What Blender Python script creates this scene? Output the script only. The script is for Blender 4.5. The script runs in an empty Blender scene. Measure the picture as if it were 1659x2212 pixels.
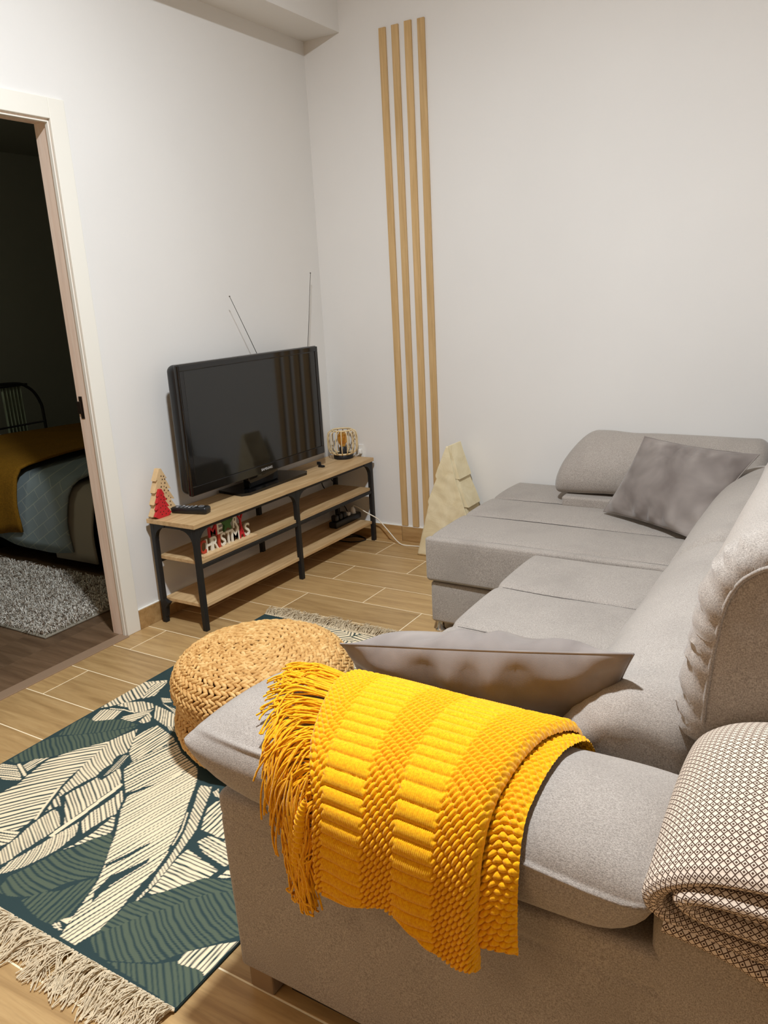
import bpy, math, random
import numpy as np
from mathutils import Matrix, Vector
random.seed(7); RNG = np.random.default_rng(7)
SC = bpy.context.scene
COL = SC.collection

# ------------------------------------------------------------------ camera, world, lights, exposure
cam_d = bpy.data.cameras.new('camera'); cam = bpy.data.objects.new('camera', cam_d); COL.objects.link(cam)
cam_d.sensor_fit = 'VERTICAL'; cam_d.sensor_height = 36.0; cam_d.lens = 1691.21 / 2212 * 36.0
cam_d.clip_start = 0.05
CR = Vector((0.855931, 0.514468, -0.052006)); CU = Vector((-0.09522, 0.255672, 0.962063)); CF = Vector((-0.508248, 0.818507, -0.267825))
cam.matrix_world = Matrix(((CR.x, CU.x, -CF.x, 2.61529), (CR.y, CU.y, -CF.y, -3.675894), (CR.z, CU.z, -CF.z, 1.36), (0, 0, 0, 1)))
SC.camera = cam
w = bpy.data.worlds.new('world'); SC.world = w; w.use_nodes = True
w.node_tree.nodes['Background'].inputs[0].default_value = (1, .93, .85, 1); w.node_tree.nodes['Background'].inputs[1].default_value = .02
def disk(name, loc, size, power, col):
    l = bpy.data.lights.new(name, 'AREA'); l.shape = 'DISK'; l.size = size; l.energy = power; l.color = col
    o = bpy.data.objects.new(name, l); o.location = loc; COL.objects.link(o); return o
disk('ceiling_lamp_light', (1.72, -2.45, 3.06), .16, 76, (.85, .925, 1))
disk('kitchen_lamp_light', (1.3, -5.1, 3.02), .6, 8, (1, .72, .42))
nl = bpy.data.lights.new('bedroom_fill_light', 'POINT'); nl.energy = 10; nl.color = (1, .98, .82); nl.shadow_soft_size = .15  # unseen fill light, added to lift the dark bedroom walls
no = bpy.data.objects.new('bedroom_fill_light', nl); no.location = (-1.9, -2.6, 1.9); COL.objects.link(no)
SC.view_settings.view_transform = 'Standard'; SC.view_settings.look = 'None'
SC.view_settings.gamma = 1.0; SC.view_settings.use_curve_mapping = False
SC.view_settings.exposure = 0.50

# ------------------------------------------------------------------ materials
def srgb(r, g, b):
    f = lambda c: (c / 255 / 12.92) if c / 255 <= .04045 else ((c / 255 + .055) / 1.055) ** 2.4
    return (f(r), f(g), f(b), 1.0)
class MB:
    def __init__(s, name, rough=.6, spec=.4):
        s.m = bpy.data.materials.new(name); s.m.use_nodes = True; s.nt = s.m.node_tree
        s.p = s.nt.nodes['Principled BSDF']; s.p.inputs['Roughness'].default_value = rough
        s.p.inputs['Specular IOR Level'].default_value = spec
    def n(s, t, **kw):
        x = s.nt.nodes.new(t)
        for k, v in kw.items():
            if hasattr(x, k): setattr(x, k, v)
            else: x.inputs[k.replace('_', ' ')].default_value = v
        return x
    def l(s, a, b): s.nt.links.new(a, b)
    def coord(s, kind='Object', scale=(1, 1, 1), rnd=False):
        tc = s.n('ShaderNodeTexCoord'); mp = s.n('ShaderNodeMapping'); mp.inputs['Scale'].default_value = scale
        src = tc.outputs[kind]
        if rnd:
            oi = s.n('ShaderNodeObjectInfo'); ad = s.n('ShaderNodeVectorMath', operation='MULTIPLY_ADD')
            cb = s.n('ShaderNodeCombineXYZ'); mu = s.n('ShaderNodeMath', operation='MULTIPLY'); mu.inputs[1].default_value = 37.3
            s.l(oi.outputs['Random'], mu.inputs[0]); s.l(mu.outputs[0], cb.inputs[0]); s.l(oi.outputs['Random'], cb.inputs[1]); s.l(mu.outputs[0], cb.inputs[2])
            ad.inputs[1].default_value = (1, 1, 1); s.l(src, ad.inputs[0]); s.l(cb.outputs[0], ad.inputs[2]); src = ad.outputs[0]
        s.l(src, mp.inputs['Vector']); return mp.outputs[0]
    def noise(s, vec, scale, detail=3, rough=.5, dist=0):
        x = s.n('ShaderNodeTexNoise'); x.inputs['Scale'].default_value = scale; x.inputs['Detail'].default_value = detail
        x.inputs['Roughness'].default_value = rough; x.inputs['Distortion'].default_value = dist; s.l(vec, x.inputs['Vector']); return x.outputs[0]
    def ramp(s, fac, stops):
        x = s.n('ShaderNodeValToRGB'); e = x.color_ramp.elements
        while len(e) < len(stops): e.new(.5)
        for i, (p, c) in enumerate(stops): e[i].position = p; e[i].color = c
        s.l(fac, x.inputs[0]); return x.outputs[0]
    def mix(s, a, b, fac, mode='MIX'):
        x = s.n('ShaderNodeMix', data_type='RGBA', blend_type=mode)
        for v, i in ((fac, 0), (a, 6), (b, 7)):
            if hasattr(v, 'is_linked') or hasattr(v, 'links'): s.l(v, x.inputs[i])
            else: x.inputs[i].default_value = v
        return x.outputs[2]
    def base(s, c):
        if isinstance(c, tuple): s.p.inputs['Base Color'].default_value = c
        else: s.l(c, s.p.inputs['Base Color'])
    def bump(s, h, strength=.3, dist=.002):
        b = s.n('ShaderNodeBump'); b.inputs['Strength'].default_value = strength; b.inputs['Distance'].default_value = dist
        s.l(h, b.inputs['Height']); s.l(b.outputs[0], s.p.inputs['Normal'])
def plain(name, c, rough=.5, spec=.4, metal=0, nz=0):
    m = MB(name, rough, spec); m.p.inputs['Metallic'].default_value = metal
    if nz:
        v = m.coord(); t = m.noise(v, nz, 4); d = tuple(x * .82 for x in c[:3]) + (1,)
        m.base(m.ramp(t, [(.3, d), (.7, c)]))
    else: m.base(c)
    return m.m
def wall_mat(name, c):
    m = MB(name, .75, .2); v = m.coord(); t = m.noise(v, 1.3, 3); d = tuple(x * .965 for x in c[:3]) + (1,)
    m.base(m.ramp(t, [(.35, d), (.65, c)])); m.bump(m.noise(v, 90, 4), .12, .002); return m.m
def wood_mat(name, a, b, c, scale=(2.2, 26, 26), rough=.45, rnd=True, var=.12):
    m = MB(name, rough, .35); v = m.coord(scale=scale, rnd=rnd)
    t = m.noise(v, 1.6, 5, .6, .6); t2 = m.noise(v, 6, 3, .6)
    col = m.ramp(t, [(.28, a), (.5, b), (.74, c)])
    col = m.mix(col, tuple(x * .72 for x in b[:3]) + (1,), m.ramp(t2, [(.5, (0, 0, 0, 1)), (.8, (.55, .55, .55, 1))]))
    oi = m.n('ShaderNodeObjectInfo'); hs = m.n('ShaderNodeHueSaturation')
    mr = m.n('ShaderNodeMapRange'); mr.inputs[3].default_value = 1 - var; mr.inputs[4].default_value = 1 + var
    m.l(oi.outputs['Random'], mr.inputs[0]); m.l(mr.outputs[0], hs.inputs['Value']); m.l(col, hs.inputs['Color'])
    m.base(hs.outputs[0]); m.bump(t2, .12, .001); return m.m
def fabric_mat(name, a, b, scale=420, sheen=.25, bump=.35):
    m = MB(name, .9, .15); v = m.coord(); v1 = m.coord(scale=(1, 1, .35)); v2 = m.coord(scale=(.35, 1, 1))
    n1 = m.noise(v1, scale, 2, .6); n2 = m.noise(v2, scale, 2, .6)
    ad = m.n('ShaderNodeMath', operation='ADD'); m.l(n1, ad.inputs[0]); m.l(n2, ad.inputs[1])
    hf = m.n('ShaderNodeMath', operation='MULTIPLY'); hf.inputs[1].default_value = .5; m.l(ad.outputs[0], hf.inputs[0])
    col = m.ramp(hf.outputs[0], [(.40, a), (.60, b)])
    big = m.noise(v, 6, 3); col = m.mix(col, tuple(x * .85 for x in a[:3]) + (1,), m.ramp(big, [(.45, (0, 0, 0, 1)), (.8, (.35, .35, .35, 1))]))
    m.base(col); m.bump(hf.outputs[0], bump, .0015)
    m.p.inputs['Sheen Weight'].default_value = sheen; m.p.inputs['Sheen Roughness'].default_value = .5; return m.m
M = {}
M['wall'] = wall_mat('white_wall_paint', srgb(232, 228, 222))
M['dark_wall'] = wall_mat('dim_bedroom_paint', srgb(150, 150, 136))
M['tan_wall'] = wall_mat('tan_bounce_tint', srgb(176, 138, 98))  # tan chosen for the unseen back wall so its bounce warms the sofa arm
M['ceil'] = wall_mat('ceiling_paint', srgb(236, 233, 228))
M['grout'] = plain('pale_grout', srgb(250, 232, 196), .8, .2)
M['tile'] = wood_mat('oak_look_tile', srgb(158, 124, 80), srgb(182, 147, 98), srgb(198, 164, 114), (2.0, 22, 22), .38)
M['skirt'] = wood_mat('oak_look_skirting', srgb(160, 122, 74), srgb(182, 144, 94), srgb(196, 160, 108), (2, 20, 20), .4)
M['caulk'] = plain('white_caulk', srgb(240, 236, 225), .6)
M['plank'] = wood_mat('brown_laminate', srgb(88, 66, 48), srgb(108, 84, 62), srgb(126, 100, 76), (1.5, 16, 16), .4)
M['slat'] = wood_mat('pale_oak_slat', srgb(186, 150, 98), srgb(204, 168, 116), srgb(216, 182, 132), (40, 40, 1.6), .55, True, .05)
M['shelf'] = wood_mat('oak_board', srgb(178, 142, 96), srgb(200, 166, 120), srgb(216, 184, 138), (24, 2.2, 24), .5, True, .05)
M['casing'] = plain('white_door_casing', srgb(236, 231, 219), .45, .4)
M['jamb'] = wood_mat('pinkish_wood_lining', srgb(236, 206, 184), srgb(246, 222, 202), srgb(250, 232, 216), (30, 30, 1.2), .5, False, 0)
M['bronze'] = plain('dark_bronze', srgb(60, 48, 40), .35, .5, .7)
M['black_metal'] = plain('black_powder_coat', srgb(28, 28, 28), .5, .4)
M['black_plastic'] = plain('black_plastic', srgb(24, 25, 26), .35, .5)
M['gloss_black'] = plain('gloss_black', srgb(10, 10, 11), .08, .6)
M['screen'] = plain('television_glass', srgb(16, 17, 16), .06, .65)
M['silver'] = plain('silver_print', srgb(200, 200, 200), .4, .5, .3)
M['rod'] = plain('antenna_steel', srgb(90, 85, 78), .35, .5, .8)
M['white_plastic'] = plain('white_plastic', srgb(238, 234, 226), .4)
M['white_cord'] = plain('white_cord', srgb(236, 226, 206), .5)
M['bamboo'] = plain('pale_bamboo', srgb(238, 212, 164), .55, .3, 0, 60)
M['sofa'] = fabric_mat('grey_melange_fabric', srgb(135, 126, 117), srgb(184, 173, 162), 800)
M['velvet'] = None
m = MB('taupe_velvet', .75, .2); v = m.coord(); t = m.noise(v, 7, 3, .5, .4)
m.base(m.ramp(t, [(.30, srgb(112, 102, 96)), (.55, srgb(136, 126, 119)), (.75, srgb(160, 149, 140))]))
m.p.inputs['Sheen Weight'].default_value = .6; m.p.inputs['Sheen Roughness'].default_value = .35; m.bump(m.noise(v, 500, 2), .2, .001); M['velvet'] = m.m
m = MB('mustard_yarn', .85, .15); v = m.coord(); t = m.noise(v, 260, 2, .6)
m.base(m.ramp(t, [(.3, srgb(228, 152, 0)), (.7, srgb(248, 188, 12))])); m.bump(t, .4, .001); m.p.inputs['Sheen Weight'].default_value = .2; M['yarn'] = m.m
m = MB('water_hyacinth', .7, .3); v = m.coord(); t = m.noise(v, 45, 4, .6); t2 = m.noise(v, 300, 2)
m.base(m.ramp(t, [(.25, srgb(178, 128, 68)), (.5, srgb(210, 163, 98)), (.75, srgb(232, 196, 134))])); m.bump(t2, .4, .001); M['hyacinth'] = m.m
M['pouf_core'] = plain('brown_pouf_core', srgb(84, 50, 20), .9, .1)
m = MB('printed_cotton', .95, .1); at = m.n('ShaderNodeAttribute'); at.attribute_name = 'print'
v = m.coord(); m.l(at.outputs['Color'], m.p.inputs['Base Color']); m.bump(m.noise(v, 500, 2), .4, .001); M['rug'] = m.m
M['fringe'] = plain('cream_cotton_cord', srgb(232, 212, 178), .95, .1, 0, 200)
M['rug_back'] = plain('dark_rug_edge', srgb(40, 50, 48), .95, .1)
m = MB('cream_paper_cloth', .8, .2); v = m.coord(); t = m.noise(v, 9, 4, .6, .8); m.base(m.ramp(t, [(.3, srgb(226, 208, 166)), (.7, srgb(244, 230, 194))])); m.bump(t, .35, .01); M['paper'] = m.m
m = MB('amber_glass', .05, .5); m.base(srgb(240, 178, 70)); m.p.inputs['Transmission Weight'].default_value = .75; M['amber'] = m.m
M['filament'] = plain('bulb_filament', srgb(230, 150, 60), .4, .5)
M['ply'] = plain('light_plywood', srgb(224, 190, 142), .6, .3, 0, 30)
M['red'] = plain('red_paint', srgb(196, 38, 44), .5)
M['brick_red'] = plain('orange_red_paint', srgb(190, 66, 44), .5)
M['green'] = plain('green_paint', srgb(62, 104, 44), .5)
M['ivory'] = plain('ivory_paint', srgb(236, 226, 206), .5)
M['hole'] = plain('dark_cutouts', srgb(60, 38, 22), .8)
M['grey_button'] = plain('grey_buttons', srgb(120, 120, 120), .5)
M['duvet'] = None
m = MB('teal_patterned_duvet', .9, .15); v = m.coord(scale=(1, 1, 1)); sx = m.n('ShaderNodeTexBrick'); m.l(v, sx.inputs['Vector'])
sx.inputs['Scale'].default_value = 4.5; sx.inputs['Mortar Size'].default_value = .010
sx.inputs['Color1'].default_value = srgb(132, 142, 142); sx.inputs['Color2'].default_value = srgb(126, 138, 138); sx.inputs['Mortar'].default_value = srgb(156, 162, 152)
rot = [n for n in m.nt.nodes if n.type == 'MAPPING'][0]; rot.inputs['Rotation'].default_value = (math.radians(90), .6, math.radians(35)); m.base(sx.outputs[0]); M['duvet'] = m.m
M['bed_throw'] = fabric_mat('ochre_bed_throw', srgb(118, 82, 18), srgb(140, 98, 24), 200, 0)
M['sheet'] = plain('grey_sheet', srgb(150, 142, 126), .9, .1)
M['dark_void'] = plain('black_void_shade', srgb(16, 15, 14), .9, .1)  # shade of the void under the bed, put into the colour
M['curtain'] = plain('pale_green_curtain', srgb(170, 184, 160), .8, .2, 0, 12)
m = MB('shag_yarn', .9, .1); at = m.n('ShaderNodeAttribute'); at.attribute_name = 'print'; m.l(at.outputs['Color'], m.p.inputs['Base Color']); M['shag'] = m.m
# woven diamond blanket: flat print in the sheet's own UV
m = MB('diamond_weave', .95, .1); uv = m.n('ShaderNodeUVMap'); uv.uv_map = 'weave'
def dia(m, scale, lo, hi):
    mp = m.n('ShaderNodeMapping'); mp.inputs['Scale'].default_value = (scale, scale, 1); m.l(uv.outputs[0], mp.inputs[0])
    fr = m.n('ShaderNodeVectorMath', operation='FRACTION'); m.l(mp.outputs[0], fr.inputs[0])
    sb = m.n('ShaderNodeVectorMath', operation='SUBTRACT'); sb.inputs[1].default_value = (.5, .5, .5); m.l(fr.outputs[0], sb.inputs[0])
    ab = m.n('ShaderNodeVectorMath', operation='ABSOLUTE'); m.l(sb.outputs[0], ab.inputs[0])
    sp = m.n('ShaderNodeSeparateXYZ'); m.l(ab.outputs[0], sp.inputs[0])
    ad = m.n('ShaderNodeMath', operation='ADD'); m.l(sp.outputs[0], ad.inputs[0]); m.l(sp.outputs[1], ad.inputs[1]); return ad.outputs[0]
d = dia(m, 1, 0, 1)
dark, cream = srgb(80, 60, 48), srgb(220, 202, 182)
rp = m.n('ShaderNodeValToRGB'); rp.color_ramp.interpolation = 'LINEAR'; e = rp.color_ramp.elements
for pos, c in ((0, dark), (.17, dark), (.21, cream), (.35, cream), (.39, dark), (.56, dark), (.60, cream), (1, cream)):
    if pos == 0: e[0].position, e[0].color = 0, c
    elif pos == 1: e[-1].position, e[-1].color = 1, c
    else: x = e.new(pos); x.color = c
m.l(d, rp.inputs[0]); m.base(rp.outputs[0]); m.bump(d, .4, .003); M['weave'] = m.m

# ------------------------------------------------------------------ mesh helpers
ORG = {}
def tag(o, label=None, cat=None, group=None, kind=None):
    for k, x in (('label', label), ('category', cat), ('group', group), ('kind', kind)):
        if x: o[k] = x
    return o
def thing(name, label=None, cat=None, loc=(0, 0, 0), group=None, kind=None):
    o = bpy.data.objects.new(name, None); o.empty_display_size = .05; COL.objects.link(o); o.location = loc
    ORG[o] = np.array(loc, float); return tag(o, label, cat, group, kind)
def mk(name, V, F, mat, parent=None, smooth=True, base=False, sharp=None):
    V = np.asarray(V, float)
    lo, hi = V.min(0), V.max(0); org = (lo + hi) / 2
    if base or parent is None: org = np.array([org[0], org[1], lo[2]])
    me = bpy.data.meshes.new(name)
    me.from_pydata((V - org).tolist(), [], F.tolist() if isinstance(F, np.ndarray) else F)
    me.materials.append(mat); me.validate(); me.update()
    if smooth: me.polygons.foreach_set('use_smooth', np.ones(len(me.polygons), bool))
    if smooth and sharp:
        try: me.set_sharp_from_angle(angle=math.radians(sharp))
        except Exception: pass
    o = bpy.data.objects.new(name, me); COL.objects.link(o); ORG[o] = org
    if parent is not None: o.parent = parent; o.location = org - ORG[parent]
    else: o.location = org
    return o
def twin(o, name, world, parent):          # another object sharing the same mesh data
    c = bpy.data.objects.new(name, o.data); COL.objects.link(c); ORG[c] = np.array(world, float)
    c.parent = parent; c.location = ORG[c] - ORG[parent]; return c
def merge(parts):
    VV, FF, k = [], [], 0
    for V, F in parts:
        V = np.asarray(V, float); VV.append(V); FF += [[i + k for i in f] for f in (F.tolist() if isinstance(F, np.ndarray) else F)]; k += len(V)
    return np.concatenate(VV), FF
def grid_faces(nu, nv, wrap_u=False, wrap_v=False, off=0):
    iu = np.arange(nu if wrap_u else nu - 1); iv = np.arange(nv if wrap_v else nv - 1)
    a, b = np.meshgrid(iu, iv, indexing='ij'); a2 = (a + 1) % nu; b2 = (b + 1) % nv
    return np.stack([a * nv + b, a2 * nv + b, a2 * nv + b2, a * nv + b2], -1).reshape(-1, 4) + off
def rbox(lo, hi, r=.003, seg=2, n=(1, 1, 1)):
    lo, hi = np.array(lo, float), np.array(hi, float); h = (hi - lo) / 2; c = (hi + lo) / 2; r = min(r, *(h * .999))
    ax = []
    for i in range(3):
        q = [r * math.tan(math.pi / 4 * k / seg) for k in range(seg + 1)]
        core = np.linspace(-(h[i] - r), h[i] - r, n[i] + 1)
        ax.append(np.array([-(h[i] - r) - x for x in q[::-1]][:-1] + list(core) + [(h[i] - r) + x for x in q][1:]))
    Vs, Fs, off = [], [], 0
    for a in range(3):
        b, d = (a + 1) % 3, (a + 2) % 3
        for s in (-1, 1):
            B, D = np.meshgrid(ax[b], ax[d], indexing='ij'); P = np.zeros(B.shape + (3,)); P[..., a] = s * h[a]; P[..., b] = B; P[..., d] = D
            f = grid_faces(len(ax[b]), len(ax[d]), off=off); Fs.append(f if s > 0 else f[:, ::-1]); Vs.append(P.reshape(-1, 3)); off += B.size
    V = np.concatenate(Vs); F = np.concatenate(Fs)
    key = np.round(V / 1e-6).astype(np.int64); _, idx, inv = np.unique(key, axis=0, return_index=True, return_inverse=True)
    V = V[idx]; F = inv.reshape(-1)[F]
    inner = np.clip(V, -(h - r), h - r); d = V - inner; L = np.linalg.norm(d, axis=1, keepdims=True); N = d / np.maximum(L, 1e-9)
    return inner + N * r + c, F, N
def box(lo, hi, r=.002, seg=1): V, F, N = rbox(lo, hi, r, seg); return V, F
def smooth_path(P, n, closed=False):
    P = np.asarray(P, float); m = len(P); out = []
    segs = m if closed else m - 1
    for t in np.linspace(0, segs, n, endpoint=not closed):
        i = min(int(t), segs - 1); u = t - i
        g = (lambda k: P[k % m]) if closed else (lambda k: P[min(max(k, 0), m - 1)])
        p0, p1, p2, p3 = g(i - 1), g(i), g(i + 1), g(i + 2)
        out.append(.5 * (2 * p1 + (p2 - p0) * u + (2 * p0 - 5 * p1 + 4 * p2 - p3) * u * u + (3 * p1 - p0 - 3 * p2 + p3) * u ** 3))
    return np.array(out)
def resample(P, n, closed=False):
    P = np.asarray(P, float); Q = np.vstack([P, P[:1]]) if closed else P
    s = np.r_[0, np.cumsum(np.linalg.norm(np.diff(Q, axis=0), axis=1))]; t = np.linspace(0, s[-1], n, endpoint=not closed)
    return np.stack([np.interp(t, s, Q[:, k]) for k in range(P.shape[1])], 1)
def tube(P, rad, sides=6, closed=False, cap=True):
    P = np.asarray(P, float); n = len(P); rad = np.broadcast_to(np.asarray(rad, float), (n,))
    T = np.roll(P, -1, 0) - np.roll(P, 1, 0) if closed else np.gradient(P, axis=0)
    T /= np.maximum(np.linalg.norm(T, axis=1, keepdims=True), 1e-12)
    up = np.array([0, 0, 1.]) if abs(T[0][2]) < .9 else np.array([1., 0, 0]); u = np.cross(up, T[0]); u /= np.linalg.norm(u); V = []
    for i in range(n):
        u = u - T[i] * (u @ T[i]); u /= np.linalg.norm(u); b = np.cross(T[i], u)
        a = np.arange(sides) / sides * 2 * math.pi; V.append(P[i] + rad[i] * (np.outer(np.cos(a), u) + np.outer(np.sin(a), b)))
    V = np.concatenate(V); F = grid_faces(n, sides, closed, True).tolist()
    if cap and not closed: F.append(list(range(sides))[::-1]); F.append([(n - 1) * sides + i for i in range(sides)])
    return V, F
def lathe(prof, c, n=24, cap=True):
    prof = np.asarray(prof, float); a = np.arange(n) / n * 2 * math.pi
    V = np.stack([np.outer(prof[:, 0], np.cos(a)), np.outer(prof[:, 0], np.sin(a)), np.repeat(prof[:, 1][:, None], n, 1)], -1).reshape(-1, 3) + np.array(c)
    F = grid_faces(len(prof), n, False, True)[:, ::-1].tolist()
    if cap: F.append(list(range(n))); F.append([(len(prof) - 1) * n + i for i in range(n)][::-1])
    return V, F
def prism(poly, plane, d0, d1):
    """outline in the plane 'xy','yz','xz', extruded along the third axis"""
    poly = np.asarray(poly, float); k = {'xy': (0, 1, 2), 'yz': (1, 2, 0), 'xz': (0, 2, 1)}[plane]; n = len(poly); V = np.zeros((2 * n, 3))
    for j, d in enumerate((d0, d1)):
        V[j * n:(j + 1) * n, k[0]] = poly[:, 0]; V[j * n:(j + 1) * n, k[1]] = poly[:, 1]; V[j * n:(j + 1) * n, k[2]] = d
    F = [list(range(n))[::-1], [n + i for i in range(n)]] + [[i, (i + 1) % n, n + (i + 1) % n, n + i] for i in range(n)]
    return V, F
def wob(P, f, seed=0):
    """smooth pseudo noise in about -1..1"""
    r = np.random.default_rng(seed); o = 0
    for k in range(6):
        d = r.normal(size=3); d /= np.linalg.norm(d); o = o + np.sin(P @ d * f * (1 + .35 * k) + r.uniform(0, 6.28)) / (1 + .25 * k)
    return o / 3

# ------------------------------------------------------------------ the setting
XM, YM, ZC = 4.4, -5.6, 3.12
def struct(name, parts, mat, parent=None, smooth=False, label=None):
    V, F = merge(parts) if isinstance(parts, list) else parts
    o = mk(name, V, F, mat, parent, smooth)
    if parent is None: o['kind'] = 'structure'
    if label: o['label'] = label
    return o
def solid(lo, hi): return rbox(lo, hi, 1e-5, 1)[:2]
DY0, DY1, DZ = -1.600, -2.44, 2.045            # rough door opening in the left wall
floor_o = struct('floor', solid((-.035, YM, -.10), (XM, 0, -.0010)), M['grout'], label='floor of oak-look plank tiles with pale grout lines')
rows = {}
TM = {}
k = -3
while True:
    y1 = -.473 - .2062 * k; y0 = y1 - .2062
    if y1 <= YM: break
    ph = .43 if k % 2 == 0 else .12
    for nx in range(-2, 9):
        x0, x1 = ph + .62 * nx, ph + .62 * (nx + 1)
        a, b, c, d = max(x0, 0.002) + .0021, min(x1, XM) - .0021, max(y0, YM) + .0021, min(y1, -.002) - .0021
        if b - a < .02 or d - c < .02: continue
        key = (round(b - a, 3), round(d - c, 3))
        if key in TM: twin(TM[key], 'tile', ((a + b) / 2, (c + d) / 2, ORG[TM[key]][2]), floor_o)
        else: V, F = box((a, c, -.0085), (b, d, 0), .0012, 1); TM[key] = mk('tile', V, F, M['tile'], floor_o, False)
    k += 1
T = .09
struct('wall_left', [solid((-T, DY0, -.1), (0, T, ZC + .02)), solid((-T, DY1, DZ), (0, DY0, ZC + .02)), solid((-T, YM - .1, -.1), (0, DY1, ZC + .02))], M['wall'], label='white painted wall behind the television with a doorway')
struct('wall_right', solid((0, 0, -.1), (XM + .1, .10, ZC + .02)), M['wall'], label='white painted wall with four vertical oak slats')
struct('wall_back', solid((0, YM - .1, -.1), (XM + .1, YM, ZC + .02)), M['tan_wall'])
struct('wall_kitchen', solid((XM, YM, -.1), (XM + .1, 0, ZC + .02)), M['wall'])
struct('ceiling', solid((-T, YM - .1, ZC), (XM + .1, .1, ZC + .1)), M['ceil'])
struct('trim_1', solid((0, YM, 2.621), (.222, 0, ZC)), M['wall'], label='boxed plaster soffit along the top of the left wall')
# door frame: an empty whose children are its pieces
door = thing('door_1', 'pale doorway frame with pinkish wood lining opening to the dark bedroom', None, (0, -2.02, 0), kind='structure')
struct('casing', rbox((-.002, -1.6185, 0), (.011, -1.548, 2.1035), .002, 1)[:2], M['casing'], door)
struct('casing', rbox((-.002, -2.50, 2.033), (.0108, -1.6188, 2.1035), .002, 1)[:2], M['casing'], door)
struct('casing', rbox((-.002, -2.50, 0), (.011, -2.43, 2.0328), .002, 1)[:2], M['casing'], door)
struct('jamb', rbox((-.078, -1.6235, 0), (-.003, -1.6, 2.045), .001, 1)[:2], M['jamb'], door)
struct('jamb', rbox((-.078, -2.44, 0), (-.003, -2.42, 2.045), .001, 1)[:2], M['jamb'], door)
struct('jamb', rbox((-.078, -2.42, 2.026), (-.003, -1.6235, 2.045), .001, 1)[:2], M['jamb'], door)
struct('stop_strip', rbox((-.012, -1.628, 0), (.004, -1.6232, 2.026), .001, 1)[:2], M['casing'], door)
struct('stop_strip', rbox((-.012, -2.42, 2.021), (.004, -1.628, 2.0258), .001, 1)[:2], M['casing'], door)
struct('strike_plate', [rbox((-.066, -1.6255, .940), (-.046, -1.6232, 1.03), .001, 1)[:2], rbox((-.078, -1.629, .960), (-.056, -1.6250, 1.01), .001, 1)[:2]], M['bronze'], door, label='dark bronze strike plate')
struct('trim_2', rbox((-.036, -2.42, -.02), (.022, -1.622, .0045), .002, 1)[:2], plain('taupe_threshold', srgb(150, 124, 100), .5), label='taupe threshold strip in the doorway')
bl = thing('baseboard_left', 'oak-look tile skirting on the left wall', None, (0, -.77, 0), kind='structure')
br = thing('baseboard_right', 'oak-look tile skirting on the right wall', None, (2.2, 0, 0), kind='structure')
ys = [-.012, -.40, -1.02, -1.547]
for a, b in zip(ys, ys[1:]): struct('skirting_tile', rbox((0, b + .001, 0), (.010, a - .001, .088), .0015, 1)[:2], M['skirt'], bl)
struct('caulk_line', rbox((0, -1.547, .088), (.009, 0, .0925), .001, 1)[:2], M['caulk'], bl)
xs = [0.0, .452, 1.072, 1.692, 2.312, 2.932, 3.552, XM]
for a, b in zip(xs, xs[1:]): struct('skirting_tile', rbox((a + .001, -.010, 0), (b - .001, 0, .088), .0015, 1)[:2], M['skirt'], br)
struct('caulk_line', rbox((0, -.009, .088), (XM, 0, .0925), .001, 1)[:2], M['caulk'], br)

# ------------------------------------------------------------------ bedroom through the doorway
fb = struct('floor.001', solid((-3.4, -3.6, -.1), (-.036, .9, -.004)), M['dark_void'], label='brown laminate bedroom floor')
for i in range(9):
    x0 = -.036 - .192 * (i + 1)
    for j, (a, b) in enumerate(((-3.6, -2.35 + .3 * (i % 3)), (-2.35 + .3 * (i % 3), -1.1 + .3 * (i % 3)), (-1.1 + .3 * (i % 3), .9))):
        V, F = box((x0 + .0004, a + .0004, -.012), (x0 + .1916, b - .0004, 0), .0006, 1); mk('plank', V, F, M['plank'], fb, False)
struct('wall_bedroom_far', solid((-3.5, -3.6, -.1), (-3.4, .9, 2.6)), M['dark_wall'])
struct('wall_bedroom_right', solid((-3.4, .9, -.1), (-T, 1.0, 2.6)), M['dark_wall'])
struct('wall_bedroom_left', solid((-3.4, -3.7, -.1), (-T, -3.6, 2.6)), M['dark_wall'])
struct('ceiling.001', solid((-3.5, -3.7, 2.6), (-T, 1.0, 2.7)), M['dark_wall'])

# ------------------------------------------------------------------ four oak slats on the right wall
names = ['leftmost oak slat on the white wall, nearest the corner', 'second oak slat from the corner on the white wall',
         'third oak slat from the corner on the white wall', 'rightmost oak slat on the white wall, behind the cream paper tree']
for i in range(4):
    x = .4545 + .0705 * i
    V, F = box((x, -.0118, .0935), (x + .0375, 0, 2.592 + (.003 if i == 2 else 0)), .0015, 1)
    o = mk('wall_slat', V, F, M['slat'], None, False); tag(o, names[i], 'wall slat', 'vertical oak slats on the right wall')

# ------------------------------------------------------------------ television stand
SX0, SX1, SY0, SY1, SZ = .034, .300, -1.442, -.042, .482
ts = thing('television_stand', 'low industrial television bench with three oak shelves and black metal legs', 'tv stand', (.167, -.742, 0))
def add(name, parts, mat, par, smooth=False, label=None, sharp=None):
    V, F = merge(parts) if isinstance(parts, list) else parts
    o = mk(name, V, F, mat, par, smooth, sharp=sharp)
    if label: o['label'] = label
    return o
bx = lambda lo, hi, r=.0015: rbox(lo, hi, r, 1)[:2]
add('top_board', bx((SX0 - .008, SY0 - .008, SZ - .020), (SX1 + .006, SY1 + .006, SZ)), M['shelf'], ts)
add('shelf', bx((SX0 + .012, SY0 + .020, .296), (SX1 - .012, SY1 - .020, .312)), M['shelf'], ts)
add('shelf', bx((SX0 + .012, SY0 + .020, .100), (SX1 - .012, SY1 - .020, .116)), M['shelf'], ts)
R2 = .0115
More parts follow.
